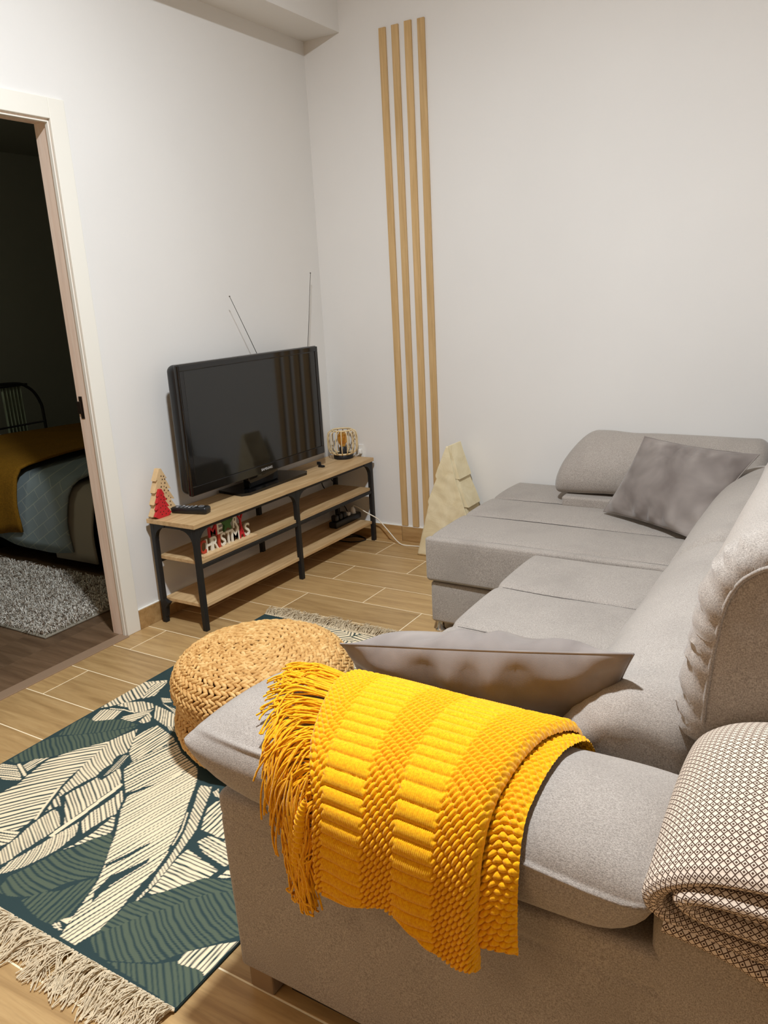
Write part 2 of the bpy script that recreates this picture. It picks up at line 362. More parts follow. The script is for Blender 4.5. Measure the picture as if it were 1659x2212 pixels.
def gusset(y, sgn, x):       # curved bracket plate under the top, in the yz plane
    a = np.linspace(0, math.pi / 2, 9); r = .062
    arc = [(y + sgn * (R2 + r - r * math.cos(t) ), SZ - .034 - r + r * math.sin(t)) for t in a]
    return prism([(y, SZ - .034 - r)] + arc + [(y + sgn * (R2 + r), SZ - .022), (y, SZ - .022)], 'yz', x - .0105, x + .0105)
def gusset_x(x, sgn, y):
    a = np.linspace(0, math.pi / 2, 9); r = .062
    arc = [(x + sgn * (R2 + r - r * math.cos(t)), SZ - .034 - r + r * math.sin(t)) for t in a]
    return prism([(x, SZ - .034 - r)] + arc + [(x + sgn * (R2 + r), SZ - .022), (x, SZ - .022)], 'xz', y - .0105, y + .0105)
for xi, x in enumerate((SX0 + R2, SX1 - R2)):
    for yi, y in enumerate((SY0 + R2, -.742, SY1 - R2)):
        parts = [bx((x - R2, y - R2, 0), (x + R2, y + R2, SZ - .0205), .003)]
        if yi < 2: parts.append(gusset(y, 1, x))
        if yi > 0: parts.append(gusset(y, -1, x))
        if yi != 1:
            parts.append(gusset_x(x, 1 if xi == 0 else -1, y))
            fl = [(x, .115), (x, .03), (x + (R2 + .004) * (1 if xi == 0 else -1), .03), (x + (R2 + .010) * (1 if xi == 0 else -1), .075), (x + (R2 + .03) * (1 if xi == 0 else -1), .098)]
            if xi == 0: parts.append(prism(fl, 'xz', y - .010, y + .010))
        add('leg', parts, M['black_metal'], ts)
for x in (SX0 + R2, SX1 - R2):
    for z in (.464, .2955):
        add('rail', bx((x - .008, SY0 + .02, z - .016), (x + .008, SY1 - .02, z - .0005)), M['black_metal'], ts)
for y in (SY0 + R2, SY1 - R2):
    add('rail', bx((SX0 + .02, y - .008, .448), (SX1 - .02, y + .008, .4635)), M['black_metal'], ts)

# ------------------------------------------------------------------ television
tv = thing('television', 'black flat television with glossy bezel standing on the oak bench', 'television', (.11, -.80, SZ))
TX, TY0, TY1, TZ0, TZ1 = .172, -1.302, -.306, .552, 1.121
add('back_shell', rbox((TX - .082, TY0 - .002, TZ0 + .004), (TX - .016, TY1 + .002, TZ1 - .002), .030, 4, (1, 1, 1))[:2], M['black_plastic'], tv, True)
bz = .030
ring = []
o_, i_ = (TY0, TY1, TZ0, TZ1), (TY0 + bz, TY1 - bz, TZ0 + .046, TZ1 - bz)
V, F, N = rbox((TX - .032, TY0, TZ0), (TX - .004, TY1, TZ1), .010, 3); bezel = add('bezel', (V, F), M['gloss_black'], tv, True)
add('screen', bx((TX - .008, i_[0], i_[2]), (TX - .0022, i_[1], i_[3]), .001), M['screen'], tv)
add('bezel_lip', [bx((TX - .006, TY0 + .004, TZ0 + .004), (TX, TY1 - .004, i_[2] - .002), .002), bx((TX - .006, TY0 + .004, i_[3] + .002), (TX, TY1 - .004, TZ1 - .004), .002),
    bx((TX - .006, TY0 + .004, i_[2] - .002), (TX, i_[0] - .002, i_[3] + .002), .002), bx((TX - .006, i_[1] + .002, i_[2] - .002), (TX, TY1 - .004, i_[3] + .002), .002)], M['gloss_black'], tv)
add('stand_neck', bx((.10, -.90, SZ + .012), (.145, -.68, .60), .008), M['gloss_black'], tv, True)
Vp, Fp = prism([(.020, -.985), (.176, -1.00), (.200, -.965), (.200, -.520), (.176, -.485), (.020, -.52)], 'xy', SZ + .0002, SZ + .013)
add('stand_base', (Vp, Fp), M['gloss_black'], tv)
def text_mesh(s, size, depth, bold=0):
    c = bpy.data.curves.new('lettering', 'FONT'); c.body = s; c.size = size; c.extrude = depth; c.offset = bold; c.align_x = 'LEFT'; c.resolution_u = 3
    o = bpy.data.objects.new('lettering', c); COL.objects.link(o); bpy.context.view_layer.update()
    me = bpy.data.meshes.new_from_object(o.evaluated_get(bpy.context.evaluated_depsgraph_get()))
    V = np.array([v.co[:] for v in me.vertices]); F = [list(p.vertices) for p in me.polygons]
    bpy.data.objects.remove(o); bpy.data.curves.remove(c); bpy.data.meshes.remove(me); return V, F
V, F = text_mesh('SAMSUNG', .016, .0004, .0003)
V = np.stack([TX + .0008 + V[:, 2], V[:, 0] * 1.15 - .040 - .80, V[:, 1] + TZ0 + .017], 1); add('lettering', (V, F), M['silver'], tv, False, 'silver lettering on lower bezel')
# rabbit-ear antenna behind it
an = thing('antenna', 'indoor rabbit-ear antenna whose two thin steel rods rise behind television', 'antenna', (.066, -.37, .60))
add('base', bx((.056, -.400, .60), (.0899, -.340, .67), .004), M['black_plastic'], an)
for a, b in (((.066, -.425, .66), (.066, -.822, 1.387)), ((.066, -.347, .66), (.066, -.176, 1.487))):
    P = np.linspace(a, b, 8); P[:, 1] += .006 * np.sin(np.linspace(0, math.pi, 8)); rr = np.linspace(.0024, .0012, 8)
    add('rod', [tube(P, rr, 6), (rbox(np.array(b) - .003, np.array(b) + .003, .0025, 2)[:2])], M['rod'], an, True)
o = mk('cable_plug', *merge([bx((.150, -.352, SZ + .0002), (.182, -.338, SZ + .013), .003), bx((.140, -.349, SZ + .012), (.166, -.341, SZ + .030), .003), bx((.1822, -.349, SZ + .003), (.189, -.341, SZ + .011), .001)]), M['black_plastic'], None, True)
tag(o, 'small black cable plug lying under the right corner of television', 'plug')

# ------------------------------------------------------------------ cage lamp
LX, LY = .145, -.098
lp = thing('table_lamp', 'small bamboo cage lamp with amber bulb on the bench end', 'lamp', (LX, LY, SZ))
add('base', lathe([(.001, SZ), (.053, SZ), (.0545, SZ + .003), (.0545, SZ + .020), (.052, SZ + .023), (.001, SZ + .0232)], (LX, LY, 0), 32), M['black_metal'], lp, True, None, 40)
zb, zt_, rc = SZ + .028, SZ + .160, .083
for zz, r_ in ((zb, .050), (zt_, .055)):
    a = np.linspace(0, 2 * math.pi, 33)[:-1]; V = np.stack([LX + r_ * np.cos(a), LY + r_ * np.sin(a), np.full(32, zz)], 1); add('ring', tube(V, .0052, 6, True), M['bamboo'], lp, True)
prof = smooth_path([(.052, zb), (.074, zb + .010), (rc, zb + .035), (rc + .001, zb + .07), (rc, zt_ - .035), (.076, zt_ - .010), (.056, zt_)], 15)
cage = None
for i in range(16):
    a = (i + .35) / 16 * 2 * math.pi; dx, dy = math.cos(a), math.sin(a)
    P = np.stack([LX + prof[:, 0] * dx, LY + prof[:, 0] * dy, prof[:, 1]], 1); add('cage_bar', tube(P, .0031, 6), M['bamboo'], lp, True)
add('socket', lathe([(.001, SZ + .0232), (.021, SZ + .0232), (.021, SZ + .060), (.016, SZ + .066), (.001, SZ + .066)], (LX, LY, 0), 20), M['black_plastic'], lp, True, None, 40)
bulb = add('bulb', lathe([(.012, SZ + .0665), (.016, SZ + .074), (.025, SZ + .092), (.0285, SZ + .112), (.026, SZ + .132), (.016, SZ + .146), (.002, SZ + .150)], (LX, LY, 0), 24), M['amber'], lp, True, 'amber glass bulb')
P = [(LX + .009 * math.cos(t), LY + .009 * math.sin(t), SZ + .08 + .045 * abs(math.sin(t * 1.5))) for t in np.linspace(0, 6.28, 40)]
add('filament', tube(P, .0014, 5, True), M['filament'], bulb, True)

# ------------------------------------------------------------------ wooden Christmas tree ornament
wt = thing('wooden_tree', 'wooden star-pierced fir tree ornament with small red tree in front', 'ornament', (.06, -1.375, SZ))
def fir(cy, z0, w, h, tiers):
    R = []
    for i in range(tiers):
        t0, t1 = i / tiers, (i + 1) / tiers
        R.append((w * (.20 + .80 * (t1 ** .9)) , -t1)); 
        if i < tiers - 1: R.append((w * (.20 + .80 * t1 ** .9) * .62, -t1 + .03))
    pts = [(0.005, 0)] + R
    right = [(cy + x, z0 + h + z * (h - .012) ) for x, z in pts]; left = [(2 * cy - y, z) for y, z in right[::-1]]
    rb = [(cy + w * .62, z0)]; lb = [(cy - w * .62, z0)]
    return right + rb + lb + left
V, F = prism(fir(-1.378, SZ + .0002, .074, .208, 4), 'yz', .043, .072); add('tree_board', (V, F), M['ply'], wt)
V, F = prism(fir(-1.402, SZ + .0005, .046, .124, 4), 'yz', .0722, .086); add('small_tree', (V, F), M['red'], wt, False, 'small red painted tree in front')
hs = []
rr = np.random.default_rng(3)
def star(cy, cz, r, x):
    a = np.arange(10) / 10 * 2 * math.pi + math.pi / 2; q = np.where(np.arange(10) % 2 == 0, r, r * .45)
    return prism(np.stack([cy + q * np.cos(a), cz + q * np.sin(a)], 1), 'yz', x, x + .0006)
cnt = 0; placed = []
for _ in range(900):
    y, z = -1.372 + rr.uniform(-.062, .062), SZ + rr.uniform(.02, .185)
    if abs(y + 1.372) > .055 * (1 - (z - SZ) / .215) or (z - SZ < .125 and y < -1.36 - (z - SZ - .06) * .3): continue
    if all((y - a) ** 2 + (z - b) ** 2 > .013 ** 2 for a, b in placed): placed.append((y, z)); hs.append(star(y, z, rr.choice([.0032, .0048, .0042]), .0722))
for _ in range(400):
    y, z = -1.398 + rr.uniform(-.035, .035), SZ + rr.uniform(.01, .10)
    if abs(y + 1.398) > .028 * (1 - (z - SZ) / .125): continue
    if all((y - a) ** 2 + (z - b) ** 2 > .012 ** 2 for a, b in placed): placed.append((y, z)); hs.append(star(y, z, .0034, .0862))
o = add('star_cutout', hs, M['hole'], wt, False, 'dark star-shaped cutouts'); o['kind'] = 'stuff'

# ------------------------------------------------------------------ remote control
rm = thing('remote_control', 'black television remote lying by the wooden tree ornament', 'remote', (.146, -1.305, SZ))
V, F, N = rbox((-.092, -.026, 0), (.092, .026, .027), .011, 3, (8, 2, 1))
V[:, 1] *= 1 - .18 * np.clip(-V[:, 0] / .09, 0, 1); V[:, 2] *= 1 + .22 * np.clip(V[:, 0] / .09, 0, 1)
def rotm(V, ang, loc):
    c, s = math.cos(ang), math.sin(ang); V = np.asarray(V); return np.stack([V[:, 0] * c - V[:, 1] * s, V[:, 0] * s + V[:, 1] * c, V[:, 2]], 1) + np.array(loc)
ra = math.atan2(.043, .176); rl = (.146, -1.305, SZ + .0002)
add('shell', (rotm(V, ra, rl), F), M['black_plastic'], rm, True)
for i in range(5):
    for j in range(3):
        x, y = -.055 + i * .020, -.012 + j * .012; V, F = bx((x - .005, y - .0035, .0255), (x + .005, y + .0035, .0290 + .003 * max(x, 0) / .05), .001)
        add('button', (rotm(V, ra, rl), F), M['grey_button'] if (i + j) % 3 else M['silver'], rm)
add('navigation_ring', (rotm(tube([( .058 + .012 * math.cos(t), .012 * math.sin(t), .0315) for t in np.linspace(0, 6.28, 19)[:-1]], .0022, 5, True)[0], ra, rl), tube([(math.cos(t), math.sin(t), 0) for t in np.linspace(0, 6.28, 19)[:-1]], .1, 5, True)[1]), M['grey_button'], rm, True)

# ------------------------------------------------------------------ MERRY CHRISTMAS sign on the middle shelf
sg = thing('christmas_sign', 'coloured wooden letter sign reading MERRY CHRISTMAS on the middle shelf', 'sign', (.255, -1.205, .312))
SXF, SB = .246, .3122
add('base_board', bx((.228, -1.382, SB), (.274, -1.030, SB + .008)), M['ply'], sg)
def letter(ch, y, z, size, mat, fit):
    V, F = text_mesh(ch, 1, .004 / size, .012); w_ = V[:, 0].max() - V[:, 0].min(); h_ = V[:, 1].max() - V[:, 1].min()
    V = np.stack([SXF + V[:, 2] * size, y + (V[:, 0] - V[:, 0].min()) / w_ * fit, z + (V[:, 1] - V[:, 1].min()) / h_ * size], 1)
    o = add('letter', (V, F), mat, sg); return o
ws = {'I': .013, 'M': .050, 'S': .034, 'T': .036}
y = -1.372
for ch, mt in zip('CHRISTMAS', ('brick_red', 'ivory', 'ivory', 'brick_red', 'ivory', 'ivory', 'ivory', 'red', 'ivory')):
    wd = ws.get(ch, .036); letter(ch, y, SB + .008, .060, M[mt], wd); y += wd + .0015
y = -1.312
for ch, mt in (('M', 'red'), ('E', 'ivory'), ('*', 'green'), ('R', 'ivory'), ('Y', 'red')):
    wd = {'M': .050, '*': .066}.get(ch, .034)
    if ch == '*':
        a = np.arange(10) / 10 * 2 * math.pi + math.pi / 2; q = np.where(np.arange(10) % 2 == 0, .042, .018)
        V, F = prism(np.stack([y + .030 + q * np.cos(a), SB + .068 + .036 + q * np.sin(a)], 1), 'yz', SXF - .006, SXF + .007); add('star', (V, F), M['green'], sg)
    else: letter(ch, y, SB + .0682, .048 if ch != 'R' else .055, M[mt], wd)
    y += wd + .0015

# ------------------------------------------------------------------ sockets, power strip and cords
ol = thing('wall_outlet', 'white wall socket with plug just behind the cage lamp', 'outlet', (.18, 0, .465))
add('plate', bx((.142, -.008, .465), (.222, 0, .545), .002), M['white_plastic'], ol)
add('plug', [bx((.192, -.030, .492), (.216, -.0082, .522), .005), tube([(.218, -.031, .50), (.20, -.036, .4895), (.17, -.04, .4858)], .004, 6)], M['white_plastic'], ol, True)
ps = thing('power_strip', 'black power strip crowded with plugs on the bottom shelf', 'power strip', (.15, -.13, .116))
add('housing', rbox((.135, -.275, .1163), (.190, -.020, .152), .008, 2)[:2], M['black_plastic'], ps, True)
for y in (-.245, -.205, -.165): add('plug', rbox((.142, y - .015, .1525), (.180, y + .015, .186), .008, 2)[:2], M['black_plastic'], ps, True)
add('plug', rbox((.146, -.135, .1525), (.178, -.110, .172), .005, 2)[:2], M['white_plastic'], ps, True)
add('plug', lathe([(.001, .1525), (.018, .1525), (.014, .176), (.008, .188), (.001, .189)], (.165, -.070, 0), 14), M['white_plastic'], ps, True, 'white cone-shaped plug')
def cord(name, pts, r, mat, label, n=60):
    o = mk(name, *tube(smooth_path(pts, n), r, 6), mat, None, True); return tag(o, label, 'cable', 'cords around the television bench')
cord('cable', [(.168, -.070, .192), (.180, -.074, .199), (.215, -.082, .192), (.265, -.082, .170), (.322, -.066, .138), (.345, -.058, .112), (.40, -.062, .062), (.455, -.075, .02), (.50, -.085, .0045), (.56, -.08, .0045), (.60, -.072, .0045), (.642, -.075, .0045)], .0032, M['white_cord'], 'white cord drooping from power strip to the cream paper tree')
cord('cable', [(.155, -.200, .186), (.150, -.19, .225), (.10, -.12, .245), (.055, -.06, .235), (.040, -.035, .255), (.03, -.03, .33)], .003, M['black_plastic'], 'black cable arching from power strip plugs to the rear shelf edge')
cord('cable', [(.135, -.07, .140), (.09, -.03, .165), (.07, -.021, .19), (.10, -.018, .235), (.03, -.09, .27), (.016, -.14, .32), (.014, -.15, .40)], .003, M['black_plastic'], 'black cable leaving power strip and climbing behind middle shelf')
cord('cable', [(.012, -.120, .475), (.014, -.115, .44), (.016, -.10, .40), (.018, -.075, .365), (.02, -.05, .33), (.02, -.034, .30), (.018, -.03, .10), (.02, -.03, .05)], .003, M['black_plastic'], 'thicker black cable hanging behind right end of bench top')
c = cord('cable', [(.013, -.085, .478), (.015, -.088, .45), (.016, -.09, .41), (.016, -.09, .395)], .0022, M['black_plastic'], 'thin black lamp cord ending in an inline switch behind the bench')
V, F, N = rbox((.010, -.100, .352), (.024, -.078, .395), .005, 2); mk_o = mk('inline_switch', V, F, M['black_plastic'], c, True)
cord('cable', [(.012, -.60, .47), (.013, -.62, .42), (.014, -.66, .38), (.014, -.61, .372), (.013, -.56, .385), (.012, -.55, .43), (.012, -.55, .475)], .0026, M['black_plastic'], 'thin black cable looping behind the middle of the bench')
cord('cable', [(.10, -.10, .0035), (.15, -.05, .0035), (.22, -.05, .0035), (.245, -.09, .0035), (.20, -.14, .0035), (.13, -.15, .0035), (.08, -.13, .0035), (.07, -.08, .0035), (.10, -.05, .0075), (.17, -.035, .0075), (.235, -.06, .0035)], .0034, M['black_plastic'], 'black cable coiled on the floor under the bench end', 90)

# ------------------------------------------------------------------ cream paper fir tree lamp in the corner of the chaise
tr = thing('paper_tree_lamp', 'cream paper fir tree lamp with folded tiers beside the chaise', 'lamp', (.85, -.11, 0))
AX, TYF, TYB = .847, -.185, -.040
def tier(z1, z0, w1, w0, yf1, yf0, name, seed, wl1=None, wl0=None):
    wl1 = w1 if wl1 is None else wl1; wl0 = w0 if wl0 is None else wl0
    nu, nv = 14, 16; P = []
    ring_n = 2 * (nu + 7); vs = np.linspace(0, 1, nv); V = []
    for t in vs:
        z = z1 + (z0 - z1) * t; xl = AX - (wl1 + (wl0 - wl1) * t); xr = AX + (w1 + (w0 - w1) * t); yf = yf1 + (yf0 - yf1) * t; yb = TYB
        fr = [(x, yf) for x in np.linspace(xl, xr, nu + 1)[:-1]]; rt = [(xr, y) for y in np.linspace(yf, yb, 8)[:-1]]
        bk = [(x, yb) for x in np.linspace(xr, xl, nu + 1)[:-1]]; lf = [(xl, y) for y in np.linspace(yb, yf, 8)[:-1]]
        V += [(x, y, z) for x, y in fr + rt + bk + lf]
    V = np.array(V); n = len(V) // nv
    fade = np.clip(np.sin(np.repeat(vs, n) * math.pi), 0, 1)
    V[:, 1] += .0038 * wob(V * [2.2, 0, 1], 32, seed) * fade; V[:, 0] += .004 * wob(V, 26, seed + 1) * fade
    F = grid_faces(nv, n, False, True).tolist(); F.append(list(range(n))); F.append([(nv - 1) * n + i for i in range(n)][::-1])
    o = mk(name, V, F, M['paper'], tr, True, sharp=30); return o
tier(.602, .434, .003, .060, -.174, -.181, 'tier', 1, .003, .072)
tier(.478, .290, .030, .108, -.176, -.183, 'tier', 2, .042, .116)
tier(.330, .002, .078, .190, -.178, -.186, 'tier', 3, .094, .197)

zz = np.linspace(.604, .002, 60); lf = np.interp(-zz, [-.604, -.442, -.438, -.30, -.295, -.002], [.843, .772, .784, .724, .732, .650]); rt = np.interp(-zz, [-.604, -.434, -.284, -.002], [.851, .890, .938, 1.030])
nu = 40; U, W_ = np.meshgrid(np.linspace(0, 1, nu), np.arange(60), indexing='ij'); X = lf[W_] + (rt[W_] - lf[W_]) * U; Zp = zz[W_]; V = np.stack([X, np.full_like(X, -.1935), Zp], -1).reshape(-1, 3)
fr = np.stack([V[:, 0] * .8, V[:, 0] * 0, V[:, 2] * 1.4], 1); V[:, 1] += .0030 * wob(fr, 34, 7) + .0018 * wob(fr, 80, 8)
o = mk('front_panel', V, grid_faces(nu, 60), M['paper'], tr, True); sm = o.modifiers.new('thickness', 'SOLIDIFY'); sm.thickness = .0025

# ------------------------------------------------------------------ bed and bedroom things
bd = thing('bed', 'bed in the dim room made up with teal patterned duvet', 'bed', (-1.5, -.45, 0))
BY = -1.15
add('mattress_base', bx((-2.42, BY + .06, .04), (-.72, .20, .30), .01), M['dark_void'], bd)
def drape(name, x0, x1, zside, ztop, mat, lift, seed, hem=0):
    nx, nv = 40, 34; V = []
    for x in np.linspace(x0, x1, nx):
        zb = zside(x)
        path = resample(smooth_path([(.22, ztop), (-.5, ztop + .01), (BY + .12, ztop), (BY + .02, ztop - .04), (BY - .015, ztop - .14), (BY - .03, (zb + ztop) / 2 - .05), (BY - .025, zb)], 60), nv)
        for y, z in path: V.append((x, y - lift, z + lift))
    V = np.array(V); d = .014 * wob(V * [1.5, .6, .5], 11, seed); V[:, 1] += d * (V[:, 2] < ztop - .03); V[:, 2] += .012 * wob(V, 6, seed + 5) * (V[:, 2] > .25)
    F = grid_faces(nx, nv); o = mk(name, V, F, mat, bd, True)
    s = o.modifiers.new('thickness', 'SOLIDIFY'); s.thickness = .012; s.offset = -1; return o
drape('sheet', -1.02, -.70, lambda x: .085, .47, M['sheet'], 0, 3)
drape('duvet', -2.3, -.86, lambda x: .115 + .02 * math.sin(x * 7), .50, M['duvet'], .016, 8)
drape('throw_blanket', -2.2, -1.235, lambda x: .14 + .02 * math.sin(x * 9), .520, M['bed_throw'], .052, 14)
hbX = -2.46
arc = smooth_path([(hbX, -1.08, .02), (hbX, -1.08, .60), (hbX, -1.05, .76), (hbX, -.95, .87), (hbX, -.80, .895), (hbX, -.34, .895), (hbX, -.20, .855), (hbX, -.125, .75), (hbX, -.11, .6), (hbX, -.11, .02)], 80)
add('headboard', [tube(arc, .011, 8), tube([(hbX, -1.07, .60), (hbX, -.11, .60)], .007, 6)] + [tube([(hbX, y, .60), (hbX, y, .89)], .006, 6) for y in (-.90, -.72)], M['black_metal'], bd, True, 'arched black metal headboard')
nc = 60; V = []
for i, y in enumerate(np.linspace(-.345, -.185, nc)):
    for z in np.linspace(.45, .868, 8): V.append((-2.56 + .018 * math.sin(i * .62), y, z))
o = mk('hanging_towel', np.array(V), grid_faces(nc, 8), M['curtain'], None, True); tag(o, 'pale green cloth hanging behind the dark bed headboard', 'cloth'); s = o.modifiers.new('thickness', 'SOLIDIFY'); s.thickness = .006
V, F = rbox((-2.60, -.40, .864), (-2.53, -.15, .878), .003, 1)[:2]; 
hb = mk('towel_rail', V, F, M['black_metal'], o, False)
# shaggy rug: base and pile
sr = thing('shag_rug', 'shaggy grey white rug on brown laminate beside the bed', 'rug', (-.95, -1.52, 0))
RX0, RX1, RY0, RY1 = -1.75, -.305, -1.80, -1.20
V, F, N = rbox((RX0, RY0, .0005), (RX1, RY1, .010), .004, 2); add('backing', (V, F), M['sheet'], sr, True)
ns = 15000; r_ = np.random.default_rng(5)
px = r_.uniform(RX0 + .005, RX1 - .005, ns); py = r_.uniform(RY0 + .005, RY1 - .005, ns)
cr = .05; cxm = (px > RX1 - cr) & (py < RY0 + cr) & (np.hypot(px - (RX1 - cr), py - (RY0 + cr)) > cr); px, py = px[~cxm], py[~cxm]; ns = len(px)
ang = r_.uniform(0, 6.28, ns); ln = r_.uniform(.018, .034, ns); hh = r_.uniform(.014, .028, ns); wd = .0016
B = np.stack([px, py, np.full(ns, .008)], 1); D = np.stack([np.cos(ang), np.sin(ang), np.zeros(ns)], 1); S = np.stack([-np.sin(ang), np.cos(ang), np.zeros(ns)], 1)
mid = B + D * ln[:, None] * .35 + np.array([0, 0, 1]) * hh[:, None]; tip = B + D * ln[:, None] + np.array([0, 0, 1]) * hh[:, None] * .8
V = np.stack([B - S * wd, B + S * wd, mid + S * wd * 1.3, mid - S * wd * 1.3, tip], 1).reshape(-1, 3); i5 = np.arange(ns) * 5
F = np.stack([i5, i5 + 1, i5 + 2, i5 + 3], 1).tolist() + np.stack([i5 + 3, i5 + 2, i5 + 4], 1).tolist()
o = mk('pile', V, F, M['shag'], sr, False); o['kind'] = 'stuff'
cv_ = r_.choice([0, 1, 2], ns, p=[.45, .35, .2]); pal = np.array([srgb(232, 226, 214), srgb(190, 178, 162), srgb(120, 102, 86)])[cv_]
ca = o.data.color_attributes.new('print', 'FLOAT_COLOR', 'POINT'); ca.data.foreach_set('color', np.repeat(pal, 5, 0).astype(np.float32).ravel())

# ------------------------------------------------------------------ sofa
def vnorm(V, F):
    F = np.array([f if len(f) == 4 else (f + [f[-1]])[:4] for f in (F.tolist() if isinstance(F, np.ndarray) else F)])
    a, b, c, d = V[F[:, 0]], V[F[:, 1]], V[F[:, 2]], V[F[:, 3]]; n = np.cross(c - a, d - b); N = np.zeros_like(V)
    for k in range(4): np.add.at(N, F[:, k], n)
    return N / np.maximum(np.linalg.norm(N, axis=1, keepdims=True), 1e-12)
def pad(prof, axis, a0, a1, r0, r1, n=50, mode='round', zs=None, kmin=.12, np_=72):
    prof = resample(smooth_path(prof, 200, True), np_, True); c = (prof.max(0) + prof.min(0)) / 2; hw = (prof.max(0) - prof.min(0)) / 2
    th = np.linspace(0, math.pi / 2, 9); A, K = [], []
    for t in th[:-1]: A.append(a0 + r0 * (1 - math.cos(t)) if False else a0 + r0 * (1 - math.cos(t))); K.append(('0', math.sin(t)))
    A = []; K = []
    for t in th[:-1]: A.append(a0 + r0 * (1 - math.cos(t))); K.append((r0, math.sin(t)))
    for x in np.linspace(a0 + r0, a1 - r1, n): A.append(x); K.append((0, 1.))
    for t in th[:-1][::-1]: A.append(a1 - r1 * (1 - math.cos(t))); K.append((r1, math.sin(t)))
    V = []
    for a, (r, s) in zip(A, K):
        if mode == 'round': q = c + (prof - c) * (1 - np.minimum(r, hw * .95) / hw * (1 - s))
        else:
            q = prof.copy(); k = kmin + (1 - kmin) * (s if r else 1.); q[:, 1] = zs + (q[:, 1] - zs) * k; q[:, 0] = c[0] + (q[:, 0] - c[0]) * (.90 + .10 * (s if r else 1.))
        for p, z in q: V.append((a, p, z) if axis == 'x' else (p, a, z))
    F = grid_faces(len(A), np_, False, True).tolist(); F.append(list(range(np_))); F.append([(len(A) - 1) * np_ + i for i in range(np_)][::-1])
    return np.array(V), F
sofa = thing('corner_sofa', 'grey fabric corner sofa with chaise and padded arms', 'sofa', (2.0, -1.40, 0))
S_ = M['sofa']
def upholster(name, V, F, amp=.0025, f=9, seed=0, label=None, par=None):
    N = vnorm(V, F); V = V + N * (amp * wob(V, f, seed))[:, None]; return add(name, (V, F), S_, par or sofa, True, label)
upholster('chaise_base', *rbox((1.178, -1.028, .045), (2.46, -.030, .219), .012, 3, (20, 20, 4))[:2], .002, 8, 1)
upholster('seat_base', *rbox((1.66, -2.41, .055), (2.46, -1.03, .205), .012, 3, (10, 20, 4))[:2], .002, 8, 2)
SEAMS = []
def seat(lo, hi, seams, r, seed, dome, double=False):
    V, F, N = rbox(lo, hi, r, 5, (18, 540, 4)); top = np.clip((N[:, 2] - .3) / .4, 0, 1); y = V[:, 1]; g = np.zeros(len(V))
    for s in seams:
        yy = s + .006 * np.sin((V[:, 0] - 1.2) * 5)
        for o_ in ((-.0045, .0045) if double else (0,)): g -= (.0045 if double else .006) * np.exp(-((y - yy - o_) / .003) ** 2)
        g -= .004 * np.exp(-((y - yy) / .02) ** 2)
    edges = [lo[1]] + sorted(seams) + [hi[1]]
    for a, b in zip(edges, edges[1:]): t = np.clip((y - a) / (b - a), 0, 1); g += dome * np.sqrt(np.clip(4 * t * (1 - t), 0, 1)) * ((y >= a) & (y < b))
    V = V + N * ((g * top) + .0022 * wob(V, 9, seed))[:, None]
    for s in seams:
        for o_ in ((-.0045, .0045) if double else (0,)):
            xs_ = np.linspace(lo[0] + .02, 2.18, 60); yy = s + .006 * np.sin((xs_ - 1.2) * 5) + o_; k = top > .95; zz_ = []
            for a, b in zip(xs_, yy): d_ = (V[k, 0] - a) ** 2 * .02 + (V[k, 1] - b) ** 2; zz_.append(V[k][np.argsort(d_)[:4], 2].mean())
            zz_ = np.convolve(np.pad(zz_, 3, 'edge'), np.ones(7) / 7, 'valid'); SEAMS.append(np.stack([xs_, yy, zz_ + (.0006 if double else .0030)], 1))
    return V, F
add('chaise_seat', seat((1.163, -1.046, .226), (2.32, -.026, .405), [-.995, -.665, -.355], .018, 3, .007), S_, sofa, True)
add('seat', seat((1.634, -2.41, .208), (2.32, -1.062, .404), [-1.414, -1.757, -2.10], .014, 4, .008, True), S_, sofa, True)
M['thread'] = plain('dark_grey_thread', srgb(92, 86, 82), .9, .1)
for P in SEAMS: add('stitch_line', tube(P, .0011 if P[0, 0] > 1.5 else .0017, 4), M['thread'], sofa, True, 'dark stitched seam line')
lum = [(2.30, .395), (2.20, .395), (2.150, .425), (2.145, .48), (2.180, .56), (2.24, .625), (2.33, .66), (2.43, .64), (2.46, .52), (2.44, .40)]
head = [(2.388, .610), (2.394, .70), (2.406, .80), (2.425, .89), (2.462, .95), (2.53, .985), (2.60, .965), (2.648, .88), (2.65, .72), (2.60, .625), (2.47, .585), (2.40, .585)]
def back_piece(name, prof, y0, y1, r, seed, gather=1.):
    V, F = pad(prof, 'y', y0, y1, r, r, 90); N = vnorm(V, F); d = np.minimum(V[:, 1] - y0, y1 - V[:, 1])
    g = gather * .006 * np.sin(V[:, 2] * 150 + V[:, 0] * 60 + 1.5 * np.sin(V[:, 2] * 40)) * np.exp(-((d - r * .55) / (r * .55)) ** 2)
    g -= .004 * np.exp(-((d - .004) / .006) ** 2)
    V = V + N * (g + .003 * wob(V, 8, seed))[:, None]; o = add(name, (V, F), S_, sofa, True, None, 50); return o
back_piece('lumbar_pad', lum, -2.425, -1.396, .075, 11, .25)
back_piece('lumbar_pad', lum, -1.392, -.375, .075, 12, .25)
back_piece('headrest', head, -2.425, -1.396, .055, 13)
back_piece('headrest', head, -1.392, -.375, .055, 14)
add('piping', tube(smooth_path([(2.255, -2.4235, .462), (2.28, -2.4255, .497), (2.315, -2.4260, .519), (2.36, -2.4260, .523), (2.41, -2.4260, .515)], 30), .003, 6), S_, sofa, True)
